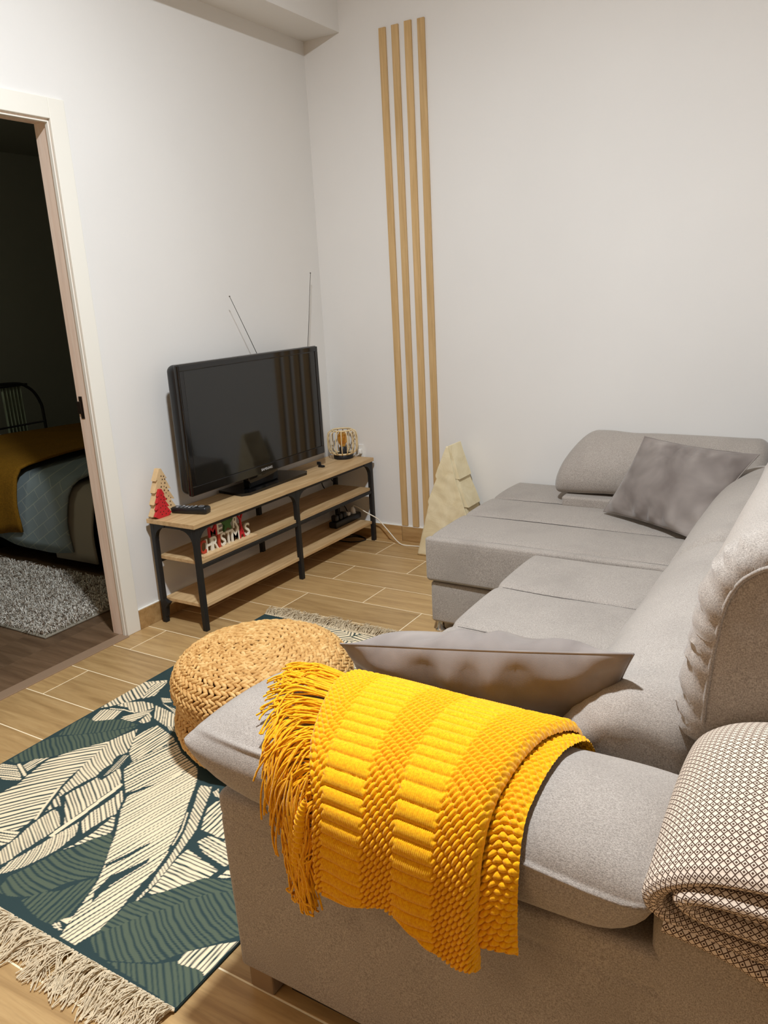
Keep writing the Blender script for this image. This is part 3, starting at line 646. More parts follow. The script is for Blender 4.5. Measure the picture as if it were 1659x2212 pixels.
for a, b in ((-2.424, 13), ):      # piped seam around the near end panel
    pr = resample(smooth_path(head, 200, True), 72, True); c_ = (pr.max(0) + pr.min(0)) / 2; hw_ = (pr.max(0) - pr.min(0)) / 2
    q = c_ + (pr - c_) * (1 - .053 / hw_); add('piping', tube(np.stack([q[:, 0], np.full(72, a - .003), q[:, 1]], 1), .0042, 6, True), S_, sofa, True)
upholster('back_shell', *rbox((2.56, -2.39, .50), (2.69, -.03, .88), .03, 4, (4, 30, 8))[:2], .002, 8, 15)
upholster('back_frame', *rbox((2.437, -2.7515, .05), (2.70, -.030, .535), .022, 4, (6, 30, 10))[:2], .003, 7, 16)
def arm(lo, hi, seed):
    V, F, N = rbox(lo, hi, .014, 4, (40, 16, 60)); g = -.004 * np.exp(-((V[:, 2] - (hi[2] - .048 - .02 * (V[:, 0] - lo[0]))) / .004) ** 2) + .0045 * wob(V, 6, seed)
    return V + N * g[:, None], F
add('arm', arm((1.634, -2.752, .05), (2.700, -2.408, .462), 21), S_, sofa, True)
add('arm', arm((1.505, -.385, .30), (2.435, -.032, .452), 22), S_, sofa, True)
cush = [(-2.70, .470), (-2.60, .463), (-2.525, .468), (-2.488, .50), (-2.480, .548), (-2.505, .588), (-2.555, .615), (-2.625, .633), (-2.70, .634), (-2.768, .614), (-2.800, .575), (-2.799, .53), (-2.775, .490)]
def arm_cushion(seed, mirror=False):
    V, F = pad(cush, 'x', 1.602, 2.452, .24, .10, 80, 'pinch' if not mirror else 'round', .590, .10, 300) if not mirror else pad(cush, 'x', 1.602, 2.50, .06, .06, 80, 'round', None, 0, 300); N = vnorm(V, F)
    seam = .602 - .035 * np.clip((V[:, 0] - 2.0) / .4, 0, 1)
    out = np.clip((-2.74 - V[:, 1]) / .03, 0, 1); g = -.0055 * np.exp(-((V[:, 2] - seam) / .0032) ** 2) * out
    e = np.minimum(V[:, 0] - 1.602, 2.452 - V[:, 0]); g += .0012 * np.sin(V[:, 0] * 120 + V[:, 2] * 30) * np.exp(-((V[:, 2] - seam - .03) / .025) ** 2) * out * np.exp(-(e / .16) ** 2)
    V = V + N * (g + .0045 * wob(V, 8, seed))[:, None]
    if mirror:
        V[:, 1] = -.385 + (-2.480 - V[:, 1]) * 1.15; V[:, 2] = .450 + (V[:, 2] - .463) * 1.46; V[:, 0] = V[:, 0] - .175 + np.clip((2.0 - V[:, 0]) / .3, 0, 1) * (V[:, 2] - .45) * .42; V[:, 1] += (V[:, 2] - .45) * .30 * np.clip((-.05 - V[:, 1]) / .3, 0, 1)
        F = [list(f)[::-1] for f in F]
    return V, F
add('arm_cushion', arm_cushion(31), S_, sofa, True)
add('arm_cushion', arm_cushion(32, True), S_, sofa, True)
M['foot'] = plain('brown_foot', srgb(150, 126, 98), .5)
for x, y in ((1.650, -2.742), (2.60, -2.70), (2.60, -.10)): add('foot', bx((x, y, 0), (x + .06, y + .06, .058), .004), M['foot'], sofa)
add('glide_rail', bx((1.74, -2.72, .012), (2.58, -2.69, .052), .002), M['black_plastic'], sofa)
M['chrome'] = plain('chrome', srgb(200, 196, 188), .15, .5, .9)
for x, y in ((1.205, -1.005), (1.205, -.07)): add('foot', lathe([(.001, 0), (.020, 0), (.022, .006), (.016, .014), (.014, .046), (.001, .047)], (x, y, 0), 20), M['chrome'], sofa, True, 'chrome foot', 40)

# ------------------------------------------------------------------ two velvet pillows
def pillow(name, TL, TR, BR, BL, T, label, seed, pinch=.055):
    TL, TR, BR, BL = (np.array(p, float) for p in (TL, TR, BR, BL)); n = 56
    u = np.sin(np.linspace(-math.pi / 2, math.pi / 2, n)); U, W = np.meshgrid(u, u, indexing='ij')
    Up = U * (1 - pinch * (1 - W ** 2)); Wp = W * (1 - pinch * 1.15 * (1 - U ** 2)); a, b = (Up + 1) / 2, (Wp + 1) / 2
    P = (1 - a)[..., None] * ((1 - b)[..., None] * BL + b[..., None] * TL) + a[..., None] * ((1 - b)[..., None] * BR + b[..., None] * TR)
    nrm = np.cross(TR - TL, TL - BL); nrm /= np.linalg.norm(nrm)
    t = T / 2 * (np.clip(1 - U ** 2, 0, 1) ** .58) * (np.clip(1 - W ** 2, 0, 1) ** .58)
    edge = np.clip(1 - U ** 2, 0, 1) * np.clip(1 - W ** 2, 0, 1)
    wr = .015 * np.sin(U * 15 + 2.5 * W + seed + 1.5 * np.sin(U * 5)) * np.exp(-((1 - np.abs(W)) / .42) ** 2) * np.clip((1 - np.abs(W)) / .14, 0, 1) * np.clip((1 - np.abs(U)) * 4, 0, 1)
    wr += .006 * np.sin(W * 13 + 2 * U) * np.exp(-((1 - np.abs(U)) / .25) ** 2) * np.clip((1 - np.abs(U)) / .14, 0, 1) * np.clip((1 - np.abs(W)) * 4, 0, 1) + .006 * wob(P.reshape(-1, 3), 14, seed).reshape(n, n) * np.sqrt(edge)
    A = P + nrm * (t + wr)[..., None]; B = P - nrm * (t + .7 * wr)[..., None]; bd = np.zeros((n, n), bool); bd[0] = bd[-1] = True; bd[:, 0] = bd[:, -1] = True
    A[bd] = P[bd]; idx = np.full((n, n), -1); idx[~bd] = np.arange((~bd).sum()) + n * n; ib = np.where(bd, np.arange(n * n).reshape(n, n), idx)
    V = np.concatenate([A.reshape(-1, 3), B[~bd]]); F1 = grid_faces(n, n); q = ib
    F2 = np.stack([q[:-1, :-1], q[:-1, 1:], q[1:, 1:], q[1:, :-1]], -1).reshape(-1, 4)
    root = mk(name, V, np.concatenate([F1, F2]), M['velvet'], None, True); tag(root, label, 'pillow', 'taupe velvet cushions on the sofa')
    e = np.concatenate([P[:, 0], P[-1, 1:], P[-2::-1, -1], P[0, -2:0:-1]]); mk('piping', *tube(e, .0026, 6, True), M['velvet'], root, True); return root
pillow('throw_pillow', (1.864, -.395, .738), (2.310, -.530, .715), (2.135, -.745, .428), (1.723, -.475, .424), .135, 'taupe velvet pillow leaning on the far arm of the chaise', 2)
pillow('throw_pillow', (1.690, -2.395, .628), (2.312, -2.375, .722), (2.235, -2.215, .455), (1.640, -2.225, .432), .18, 'taupe velvet pillow standing on edge behind the yellow knitted throw', 9, .04)

# ------------------------------------------------------------------ woven pouf
PX, PY = 1.088, -1.988
pf = thing('woven_pouf', 'round plaited water hyacinth pouf on the leaf rug', 'pouf', (PX, PY, .0085))
Z0 = .0085
pp = smooth_path([(.004, .330), (.10, .328), (.20, .318), (.250, .292), (.274, .250), (.276, .212), (.262, .172), (.262, .158), (.276, .118), (.274, .075), (.256, .032), (.235, .008)], 200); pp[:, 1] = pp[:, 1] * .97 + .004
core = pp.copy(); tg = np.gradient(pp, axis=0); tg /= np.linalg.norm(tg, axis=1, keepdims=True); nr = np.stack([-tg[:, 1], tg[:, 0]], 1)
nr *= np.sign((nr * np.array([1, .6])).sum(1, keepdims=True)) if True else 1
nr = np.stack([-tg[:, 1], tg[:, 0]], 1)      # outward for a profile running centre-top to foot
add('core', lathe((pp - nr * .007)[::-1] + np.array([0, Z0]) * 1.0, (PX, PY, 0), 64), M['pouf_core'], pf, True)
sl = np.r_[0, np.cumsum(np.linalg.norm(np.diff(pp, axis=0), axis=1))]
# one plait stitch, low-poly
a_, b_ = np.meshgrid(np.linspace(0, math.pi, 6), np.arange(7) / 7 * 2 * math.pi, indexing='ij')
ST = np.stack([np.cos(a_), np.sin(a_) * np.cos(b_), np.sin(a_) * np.sin(b_)], -1).reshape(-1, 3); SF = grid_faces(6, 7, False, True)
step = .0262; nring = int(sl[-1] / step)
rg_ = np.random.default_rng(11)
for i in range(nring + 1):
    s = .012 + i * step
    if s > sl[-1] - .004: break
    r = np.interp(s, sl, pp[:, 0]); z = np.interp(s, sl, pp[:, 1]) + Z0; t2 = np.array([np.interp(s, sl, tg[:, 0]), np.interp(s, sl, tg[:, 1])]); n2 = np.array([-t2[1], t2[0]])
    m = max(5, int(2 * math.pi * r / .0215)); Vs, Fs = [], []
    for row in (-1, 1):
        for j in range(m):
            th = (j + (.5 if row > 0 else 0) + .31 * i) / m * 2 * math.pi + rg_.normal() * .008 / max(r * 12, 1); er = np.array([math.cos(th), math.sin(th), 0]); et = np.array([-math.sin(th), math.cos(th), 0]); ez = np.array([0, 0, 1.])
            c3 = er * t2[0] + ez * t2[1]; n3 = er * n2[0] + ez * n2[1]
            al = row * .52 + rg_.normal() * .07; d1 = et * math.cos(al) + c3 * math.sin(al); d2 = np.cross(n3, d1); tilt = .12; d1 = d1 * math.cos(tilt) + n3 * math.sin(tilt); n4 = np.cross(d1, d2)
            sc = rg_.uniform(.88, 1.15); L, Wd, H = .0172 * sc, .0066 * sc, .0072 * rg_.uniform(.85, 1.2)
            ctr = np.array([PX, PY, z]) + er * r + c3 * (row * .0056) + n3 * rg_.normal() * .0008
            Vs.append(ctr + ST[:, :1] * L * d1 + ST[:, 1:2] * Wd * d2 + ST[:, 2:] * H * n4); Fs.append(SF + 42 * len(Fs))
    mk('braid_coil', np.concatenate(Vs), np.concatenate(Fs), M['hyacinth'], pf, True)

# ------------------------------------------------------------------ leaf-print rug
RX0, RX1, RY0, RY1 = .418, 1.558, -2.866, -1.195
rug = thing('leaf_rug', 'teal and cream leaf-print cotton rug with tasselled ends', 'rug', ((RX0 + RX1) / 2, (RY0 + RY1) / 2, 0))
nx, ny = 430, 630
gx, gy = np.meshgrid(np.linspace(RX0, RX1, nx), np.linspace(RY0, RY1, ny), indexing='ij'); P2 = np.stack([gx.ravel(), gy.ravel()], 1)
TEAL, CREAM, GREEN = (np.array(srgb(*c)) for c in ((50, 66, 66), (240, 220, 184), (92, 102, 84)))
colr = np.tile(TEAL, (len(P2), 1)); colr[:, :3] *= (1 + .10 * wob(np.c_[P2, P2[:, :1]], 60, 1))[:, None]
def inside(poly, Q):
    x, y = Q[:, 0], Q[:, 1]; c = np.zeros(len(Q), bool); j = len(poly) - 1
    for i in range(len(poly)):
        xi, yi = poly[i]; xj, yj = poly[j]
        if yi != yj: c ^= ((yi > y) != (yj > y)) & (x < (xj - xi) * (y - yi) / (yj - yi) + xi)
        j = i
    return c
def paint(kind, poly, dr, n, bend=0., duty=.64):
    poly = np.array(poly); pc = poly.mean(0); poly = pc + (poly - pc) * 1.03; lo, hi = poly.min(0) - .003, poly.max(0) + .003
    sub = np.where((P2[:, 0] > lo[0]) & (P2[:, 0] < hi[0]) & (P2[:, 1] > lo[1]) & (P2[:, 1] < hi[1]))[0]
    if not len(sub): return
    Q = P2[sub]; m = inside(poly, Q); sub = sub[m]; Q = Q[m]
    if not len(sub): return
    if kind == 'd': colr[sub] = TEAL; return
    d = np.array(dr[1]) - np.array(dr[0]); d = d / np.linalg.norm(d); nn = np.array([-d[1], d[0]]); c = poly.mean(0); L = max(np.ptp(poly @ d), .02)
    f = lambda q: (q - c) @ nn + bend * ((q - c) @ d) ** 2 / L * .5
    s0, s1 = f(poly).min(), f(poly).max(); ph = (f(Q) - s0) / (s1 - s0) * n
    ph = ph + .13 * wob(np.c_[Q, Q[:, :1]], 38, n) + .16 * np.sin(ph * 1.7)
    fr = np.abs((ph % 1) - .5) * 2; k = np.clip((duty + .10 * wob(np.c_[Q, Q[:, :1]], 25, n + 3) - fr) / .22 + .5, 0, 1)
    tgt = CREAM if kind == 'c' else GREEN
    if kind == 'g': k = k * .85
    colr[sub] = colr[sub] * 0 + TEAL * (1 - k)[:, None] + tgt * k[:, None]
def stroke(kind, pts, wd):
    pts = np.array(pts)
    for a, b in zip(pts, pts[1:]):
        d = b - a; t = np.clip(((P2 - a) @ d) / (d @ d), 0, 1); dist = np.linalg.norm(P2 - a - t[:, None] * d, axis=1); colr[dist < wd / 2] = CREAM
def leaf(x, y, ang, L, W, kind, n):
    t = np.linspace(0, 1, 14); cx = np.stack([x + math.cos(ang) * L * t, y + math.sin(ang) * L * t], 1); pn = np.array([-math.sin(ang), math.cos(ang)]); wdt = W * np.sin(math.pi * t ** .8) ** .8
    for sg_ in (1, -1):
        poly = np.concatenate([cx + pn * sg_ * .005, (cx + pn * (sg_ * wdt[:, None]))[::-1]]); dv = np.array([math.cos(ang + sg_ * 1.0), math.sin(ang + sg_ * 1.0)])
        paint(kind, poly, ((0, 0), tuple(dv)), n, .4 * sg_)
rl_ = np.random.default_rng(21)
for i in range(34):
    leaf(RX0 + rl_.uniform(-.1, 1.1), -2.2 + rl_.uniform(-.6, .95), rl_.uniform(-.4, 2.2), rl_.uniform(.34, .55), rl_.uniform(.09, .14), 'cgc'[i % 3], int(rl_.uniform(20, 30)))
for x, y, a, kd in ((.50, -1.75, .7, 'c'), (.48, -1.45, .3, 'g'), (.60, -1.25, -.2, 'c'), (.95, -1.62, .9, 'c'), (1.1, -1.35, .4, 'g'), (1.25, -1.75, 1.2, 'c'), (1.3, -2.1, 1.3, 'g'), (.8, -1.9, .8, 'g'), (1.35, -2.35, 1.0, 'c'), (1.2, -1.5, 2.6, 'c'), (.55, -2.75, .5, 'g'), (.50, -2.85, .9, 'c'), (.75, -2.84, .8, 'g'), (.45, -2.6, 1.2, 'c'), (1.0, -2.2, .9, 'c'), (.9, -1.45, 2.4, 'c')):
    leaf(x, y, a, .42, .10, kd, 22)
RUG_REGIONS=[
('c',[(0.5661,-2.5893),(0.5646,-2.5722),(0.5713,-2.53),(0.5577,-2.4922),(0.5405,-2.4121),(0.571,-2.3296),(0.6174,-2.269),(0.6304,-2.2463),(0.6488,-2.3016),(0.6672,-2.3741),(0.6796,-2.4358),(0.6989,-2.4887),(0.7327,-2.5644),(0.7546,-2.6071),(0.7582,-2.6334),(0.7566,-2.6657),(0.7024,-2.6946),(0.56,-2.6013)],[(0.5739,-2.5675),(0.6641,-2.4624)],24,0.3,0.64),
('c',[(0.7155,-2.6982),(0.7385,-2.6786),(0.7724,-2.669),(0.781,-2.6874),(0.7863,-2.7109),(0.7731,-2.7361)],[(0.7434,-2.7068),(0.7769,-2.6971)],6,0.0,0.64),
('c',[(0.7382,-2.5098),(0.7149,-2.495),(0.7009,-2.4611),(0.6876,-2.4209),(0.6661,-2.3731),(0.6518,-2.3105),(0.6314,-2.2403),(0.6434,-2.1955),(0.6573,-2.1545),(0.7104,-2.2232),(0.7354,-2.2691),(0.7223,-2.2911),(0.729,-2.3133),(0.7416,-2.3305),(0.7385,-2.3567),(0.7499,-2.3944),(0.74,-2.4322),(0.7356,-2.4935)],[(0.6503,-2.3061),(0.7515,-2.3517)],29,-0.4,0.64),
('c',[(0.7352,-2.533),(0.7278,-2.5105),(0.7922,-2.5508),(0.7701,-2.5452),(0.7616,-2.5746),(0.7639,-2.5817)],[(0.7362,-2.5281),(0.7723,-2.5441)],4,0.0,0.64),
('c',[(0.8027,-2.7602),(0.7956,-2.7317),(0.7914,-2.7045),(0.7883,-2.6799),(0.7808,-2.657),(0.7763,-2.6279),(0.7728,-2.5936),(0.7758,-2.5633),(0.7966,-2.5651),(0.8516,-2.6012),(0.8538,-2.6424),(0.851,-2.6812),(0.8493,-2.7148),(0.8505,-2.7495),(0.8452,-2.7695),(0.841,-2.7854)],[(0.784,-2.6592),(0.8547,-2.6939)],23,0.0,0.64),
('c',[(0.7516,-2.5029),(0.7501,-2.4815),(0.7576,-2.4462),(0.7616,-2.3978),(0.7826,-2.4059),(0.7837,-2.3914),(0.7847,-2.3383),(0.8175,-2.3603),(0.8525,-2.3938),(0.8483,-2.4363),(0.8514,-2.5039),(0.8547,-2.5518),(0.8602,-2.5889)],[(0.7657,-2.4466),(0.8527,-2.4948)],17,0.0,0.64),
('c',[(0.8904,-2.5577),(0.8832,-2.521),(0.8843,-2.4872),(0.8853,-2.4526),(0.88,-2.4115),(0.9163,-2.4369),(0.9322,-2.4628),(0.9507,-2.4906),(0.9434,-2.5106),(0.9379,-2.557),(0.9362,-2.5887)],[(0.8852,-2.4909),(0.9402,-2.5322)],11,0.0,0.64),
('c',[(0.8859,-2.5679),(0.9214,-2.6039),(0.9244,-2.6249),(0.9294,-2.6626),(0.9239,-2.6939),(0.9158,-2.7226),(0.907,-2.7477),(0.8905,-2.7765),(0.8786,-2.7894),(0.8667,-2.8022),(0.8583,-2.7524),(0.8664,-2.7095),(0.8701,-2.6823),(0.8719,-2.6557),(0.8769,-2.623)],[(0.8689,-2.6535),(0.9122,-2.7175)],22,1.0,0.64),
('c',[(0.9498,-2.5073),(0.9583,-2.503),(1.0009,-2.5479),(0.9963,-2.5692),(0.9783,-2.6009),(0.9573,-2.6373),(0.9423,-2.6595),(0.9529,-2.6287),(0.9581,-2.5926),(0.9576,-2.5508),(0.9561,-2.5241)],[(0.9616,-2.5681),(1.0004,-2.5615)],12,0.0,0.64),
('cL',[(0.8663,-2.636),(0.8633,-2.5913),(0.8638,-2.5309),(0.8598,-2.4698),(0.8595,-2.4307),(0.8548,-2.3927)],0.013),
('cL',[(0.7637,-2.6124),(0.7394,-2.5692),(0.7168,-2.5249),(0.6994,-2.4891)],0.007),
('g',[(0.9198,-2.8325),(0.9189,-2.814),(0.9071,-2.7878),(0.9234,-2.7425),(0.9351,-2.7021),(0.9407,-2.6711),(0.9669,-2.6396),(0.975,-2.6063),(1.0038,-2.5616),(1.0264,-2.5724),(1.0736,-2.6338),(1.1017,-2.6831),(1.083,-2.7058),(1.0551,-2.7333),(1.0399,-2.7697),(1.0231,-2.7971),(0.9948,-2.8182),(0.9543,-2.8332)],[(0.9434,-2.7082),(1.0616,-2.7138)],19,-0.8,0.64),
('g',[(1.0087,-2.8253),(1.0305,-2.7853),(1.071,-2.7583),(1.0832,-2.7225),(1.1083,-2.6914),(1.1271,-2.7114),(1.1503,-2.8058),(1.1413,-2.8371),(1.1099,-2.8431),(1.0608,-2.8368)],[(1.0755,-2.7617),(1.0882,-2.8439)],10,0.0,0.64),
('c',[(1.1474,-2.8207),(1.1652,-2.798),(1.1707,-2.8215)],[(1.1495,-2.8222),(1.1636,-2.7989)],1,0,0.95),
('c',[(1.1396,-2.8379),(1.1503,-2.8271),(1.1789,-2.8404),(1.1567,-2.8445)],[(1.1413,-2.8371),(1.1688,-2.8432)],3,0.0,0.64),
('c',[(0.7393,-2.2557),(0.6871,-2.1841),(0.6879,-2.1635),(0.6985,-2.103),(0.8043,-2.1332),(0.8252,-2.1492),(0.8026,-2.218),(0.7881,-2.2869)],[(0.74,-2.2522),(0.7441,-2.1016)],11,0.0,0.64),
('c',[(0.8038,-2.3324),(0.7967,-2.2946),(0.804,-2.2361),(0.8356,-2.1506),(0.8972,-2.1899),(0.9889,-2.2224),(1.004,-2.238),(0.981,-2.306),(0.9291,-2.3595),(0.9019,-2.4108)],[(0.8358,-2.3565),(0.8746,-2.1761)],15,0.0,0.64),
('c',[(0.9341,-2.443),(0.9205,-2.4234),(0.9457,-2.3672),(0.9748,-2.2757),(1.0029,-2.2325),(1.0457,-2.28),(1.0711,-2.3193),(1.0994,-2.3673),(1.1366,-2.4234),(1.1682,-2.4816),(1.1887,-2.5275),(1.2161,-2.603),(1.2233,-2.6463),(1.2329,-2.6953),(1.2435,-2.7385),(1.2495,-2.7901),(1.2346,-2.846),(1.1848,-2.8447),(1.1313,-2.7148),(1.1189,-2.6859),(1.0767,-2.6262),(1.046,-2.5871),(1.0246,-2.5554),(0.9892,-2.5139),(0.95,-2.4715)],[(0.9865,-2.5115),(1.0114,-2.3873)],34,0,0.74),
('d',[(1.1435,-2.7214),(1.1365,-2.6666),(1.1549,-2.6316),(1.1753,-2.5785),(1.1811,-2.5919),(1.1718,-2.6387),(1.1615,-2.6878),(1.1667,-2.7475)],[(0.8364,-2.4118),(0.8369,-2.412)],1,0.0,0.64),
('d',[(1.0925,-2.6445),(1.117,-2.5714),(1.1297,-2.5335),(1.1329,-2.5476),(1.1197,-2.6006),(1.0997,-2.6506)],[(0.8364,-2.4118),(0.8369,-2.412)],1,0.0,0.64),
('c',[(1.0867,-2.3157),(1.0758,-2.2912),(1.1092,-2.2829),(1.1298,-2.3149),(1.162,-2.3715),(1.2028,-2.4419),(1.2222,-2.5032),(1.2384,-2.5589),(1.2522,-2.6157),(1.258,-2.6524),(1.2592,-2.6815),(1.2606,-2.7295),(1.2584,-2.7584),(1.2598,-2.7712),(1.2615,-2.7864),(1.2609,-2.7488),(1.2551,-2.6953),(1.2482,-2.6485),(1.2308,-2.5953),(1.2206,-2.5583),(1.1996,-2.501),(1.1743,-2.4492),(1.1416,-2.3976),(1.1155,-2.3551)],[(1.139,-2.395),(1.19,-2.4226)],44,0.2,0.64),
('cL',[(1.1293,-2.396),(1.1693,-2.4591),(1.1908,-2.5125)],0.004),
('cL',[(1.1979,-2.5364),(1.2101,-2.5703),(1.2205,-2.6071)],0.004),
('c',[(1.1662,-2.3535),(1.1669,-2.3249),(1.1837,-2.3),(1.3053,-2.4254),(1.2778,-2.4324),(1.2138,-2.4289),(1.186,-2.3904)],[(1.2197,-2.4259),(1.2158,-2.352)],10,0.0,0.64),
('c',[(1.1265,-2.2913),(1.1306,-2.2721),(1.1619,-2.3028),(1.1488,-2.3053)],[(1.1178,-2.2786),(1.1572,-2.301)],3,0.0,0.64),
('c',[(1.2412,-2.4725),(1.2503,-2.4429),(1.3218,-2.4345),(1.3589,-2.47),(1.3698,-2.4973),(1.3666,-2.5087),(1.2792,-2.4944)],[(1.2469,-2.4696),(1.35,-2.4813)],7,0.0,0.64),
('c',[(1.2387,-2.5255),(1.2389,-2.5084),(1.3602,-2.528),(1.3581,-2.5574),(1.3504,-2.583),(1.3316,-2.6049),(1.308,-2.6323),(1.2738,-2.662),(1.2662,-2.6601),(1.2558,-2.6138),(1.245,-2.5654)],[(1.243,-2.5467),(1.3536,-2.5441)],13,0.0,0.64),
('c',[(1.3778,-2.5471),(1.3848,-2.4992),(1.4134,-2.5255),(1.3868,-2.5455)],[(1.3643,-2.5354),(1.4025,-2.5249)],3,0.0,0.64),
('g',[(1.2554,-2.8075),(1.2513,-2.7091),(1.2759,-2.6738),(1.3492,-2.5657),(1.4253,-2.5379),(1.4498,-2.56),(1.3899,-2.6084),(1.3486,-2.669),(1.2998,-2.7429),(1.2736,-2.7878)],[(1.2708,-2.6933),(1.3398,-2.6899)],20,0.0,0.64),
('g',[(1.257,-2.8217),(1.2736,-2.7878),(1.2998,-2.7429),(1.3486,-2.669),(1.3899,-2.6084),(1.4531,-2.5582),(1.5522,-2.6503),(1.5175,-2.6934),(1.4682,-2.7533),(1.4352,-2.799),(1.3898,-2.8232),(1.3378,-2.8463),(1.299,-2.8434)],[(1.3322,-2.7258),(1.4409,-2.7773)],24,-0.6,0.64),
('g',[(1.3429,-2.8505),(1.3947,-2.8275),(1.4415,-2.8048),(1.482,-2.7717),(1.5398,-2.7704),(1.5565,-2.788),(1.5568,-2.8593),(1.5374,-2.8616),(1.4246,-2.8542)],[(1.4446,-2.8078),(1.5079,-2.861)],15,0.0,0.64),
('c',[(1.4805,-2.7794),(1.4743,-2.7501),(1.5235,-2.7),(1.5668,-2.6672),(1.5783,-2.6805),(1.5527,-2.7747),(1.534,-2.7691)],[(1.531,-2.7706),(1.5293,-2.7113)],9,0.0,0.64),
('g',[(0.4416,-2.2946),(0.4236,-2.2278),(0.4288,-2.1768),(0.4746,-2.1789),(0.5084,-2.1504),(0.5664,-2.1282),(0.6348,-2.1306),(0.5933,-2.1801),(0.5454,-2.2265),(0.4892,-2.2655)],[(0.484,-2.2681),(0.443,-2.2123)],19,0.0,0.64),
('g',[(0.4302,-2.4619),(0.4244,-2.4074),(0.4254,-2.3528),(0.4396,-2.3125),(0.4936,-2.269),(0.5498,-2.2301),(0.5975,-2.1838),(0.638,-2.1408),(0.627,-2.2091),(0.6177,-2.2525),(0.5836,-2.3073),(0.5353,-2.3839),(0.4928,-2.4257),(0.4604,-2.4621)],[(0.4636,-2.295),(0.5501,-2.3452)],28,0.0,0.64),
('c',[(0.4254,-2.4847),(0.475,-2.475),(0.5282,-2.4974),(0.5585,-2.5155),(0.5025,-2.5389),(0.4611,-2.531),(0.4187,-2.5031)],[(0.4413,-2.5067),(0.5003,-2.4895)],8,0.0,0.64),
('c',[(0.4903,-2.4623),(0.4977,-2.4232),(0.5313,-2.3962),(0.5317,-2.4417),(0.5336,-2.4753)],[(0.5142,-2.4703),(0.5174,-2.4134)],5,0.0,0.64),
('cL',[(0.4751,-2.4649),(0.5466,-2.493)],0.009),
('c',[(0.4599,-2.1739),(0.439,-2.1284),(0.4411,-2.1084),(0.5083,-2.0886),(0.5271,-2.1412),(0.4773,-2.1776)],[(0.468,-2.17),(0.4466,-2.1057)],8,0.0,0.64),
('c',[(0.5441,-2.1269),(0.5744,-2.0691),(0.601,-2.0932),(0.6018,-2.123)],[(0.5673,-2.1217),(0.5878,-2.0812)],4,0.0,0.64),
('c',[(0.5439,-2.1136),(0.6037,-2.0323),(0.6119,-2.0584),(0.6025,-2.1214)],[(0.5589,-2.1136),(0.6058,-2.0389)],5,0.0,0.64),
('c',[(0.4242,-2.1038),(0.4108,-2.007),(0.4138,-1.9388),(0.4136,-1.9046),(0.4861,-1.8528),(0.5081,-1.894),(0.5183,-1.9718),(0.5037,-1.9868),(0.4753,-2.0402),(0.4417,-2.0876)],[(0.434,-2.004),(0.4894,-2.0334)],19,0.0,0.64),
('c',[(0.5095,-1.9921),(0.455,-1.8936),(0.4982,-1.8644),(0.5329,-1.9567)],[(0.5037,-1.9868),(0.4867,-1.8785)],6,0.0,0.64),
('c',[(0.4659,-2.0682),(0.4753,-2.0402),(0.5232,-2.0093),(0.5678,-2.0035),(0.5962,-2.0207),(0.5818,-2.058),(0.5546,-2.0787),(0.5105,-2.0621)],[(0.5155,-2.0209),(0.5736,-2.062)],11,0.0,0.64),
('cL',[(0.4599,-2.0942),(0.5052,-2.0799),(0.5611,-2.0755)],0.006),
('c',[(0.592,-2.0074),(0.6311,-2.0115),(0.7009,-2.0227),(0.7578,-2.0741),(0.7425,-2.0955),(0.6571,-2.0732)],[(0.6258,-2.0065),(0.6963,-2.0829)],8,0.0,0.64),
('c',[(0.7346,-2.0924),(0.7532,-2.0833),(0.7829,-2.1033),(0.7629,-2.1063)],[(0.7408,-2.0894),(0.7737,-2.1078)],3,0.0,0.64),
('c',[(0.5646,-1.9576),(0.6004,-1.9484),(0.6288,-1.9664),(0.5989,-1.9808)],[(0.5757,-1.9682),(0.618,-1.9559)],4,0.0,0.64),
('c',[(0.6043,-1.9859),(0.6787,-1.9961),(0.6958,-2.0177)],[(0.6043,-1.9859),(0.6889,-2.0062)],3,0.0,0.64),
('c',[(0.6216,-2.1121),(0.6119,-2.0584),(0.6321,-2.0634),(0.6565,-2.0951),(0.6445,-2.1152)],[(0.6136,-2.0871),(0.6489,-2.106)],5,0.0,0.64),
('c',[(0.772,-2.3847),(0.738,-2.2781),(0.7564,-2.2741),(0.7811,-2.3417)],[(0.7767,-2.3824),(0.7466,-2.279)],4,0,0.4)]

colr[(P2[:, 1] < -2.02) | ((P2[:, 0] < .90) & (P2[:, 1] < -1.82))] = TEAL
for g in RUG_REGIONS:
    if len(g) == 3: stroke(g[0], g[1], g[2])
    else: paint(*g)
V = np.c_[P2, np.full(len(P2), .0082)]
V[:, 2] += .0012 * wob(V, 5, 4) * np.clip((V[:, 0] - RX0) * 20, 0, 1) * np.clip((RX1 - V[:, 0]) * 20, 0, 1)
top = mk('printed_top', V, grid_faces(nx, ny), M['rug'], rug, True)
ca = top.data.color_attributes.new('print', 'FLOAT_COLOR', 'POINT'); ca.data.foreach_set('color', colr.astype(np.float32).ravel())
V, F, N = rbox((RX0 - .002, RY0 - .002, .0002), (RX1 + .002, RY1 + .002, .0068), .003, 2); add('backing', (V, F), M['rug_back'], rug, True)
def cords(paths, rad, sides=3):
    Vs, Fs, o = [], [], 0
    for P in paths: V, F = tube(P, rad, sides, False, False); Vs.append(V); Fs += [[i + o for i in f] for f in F]; o += len(V)
    return np.concatenate(Vs), Fs
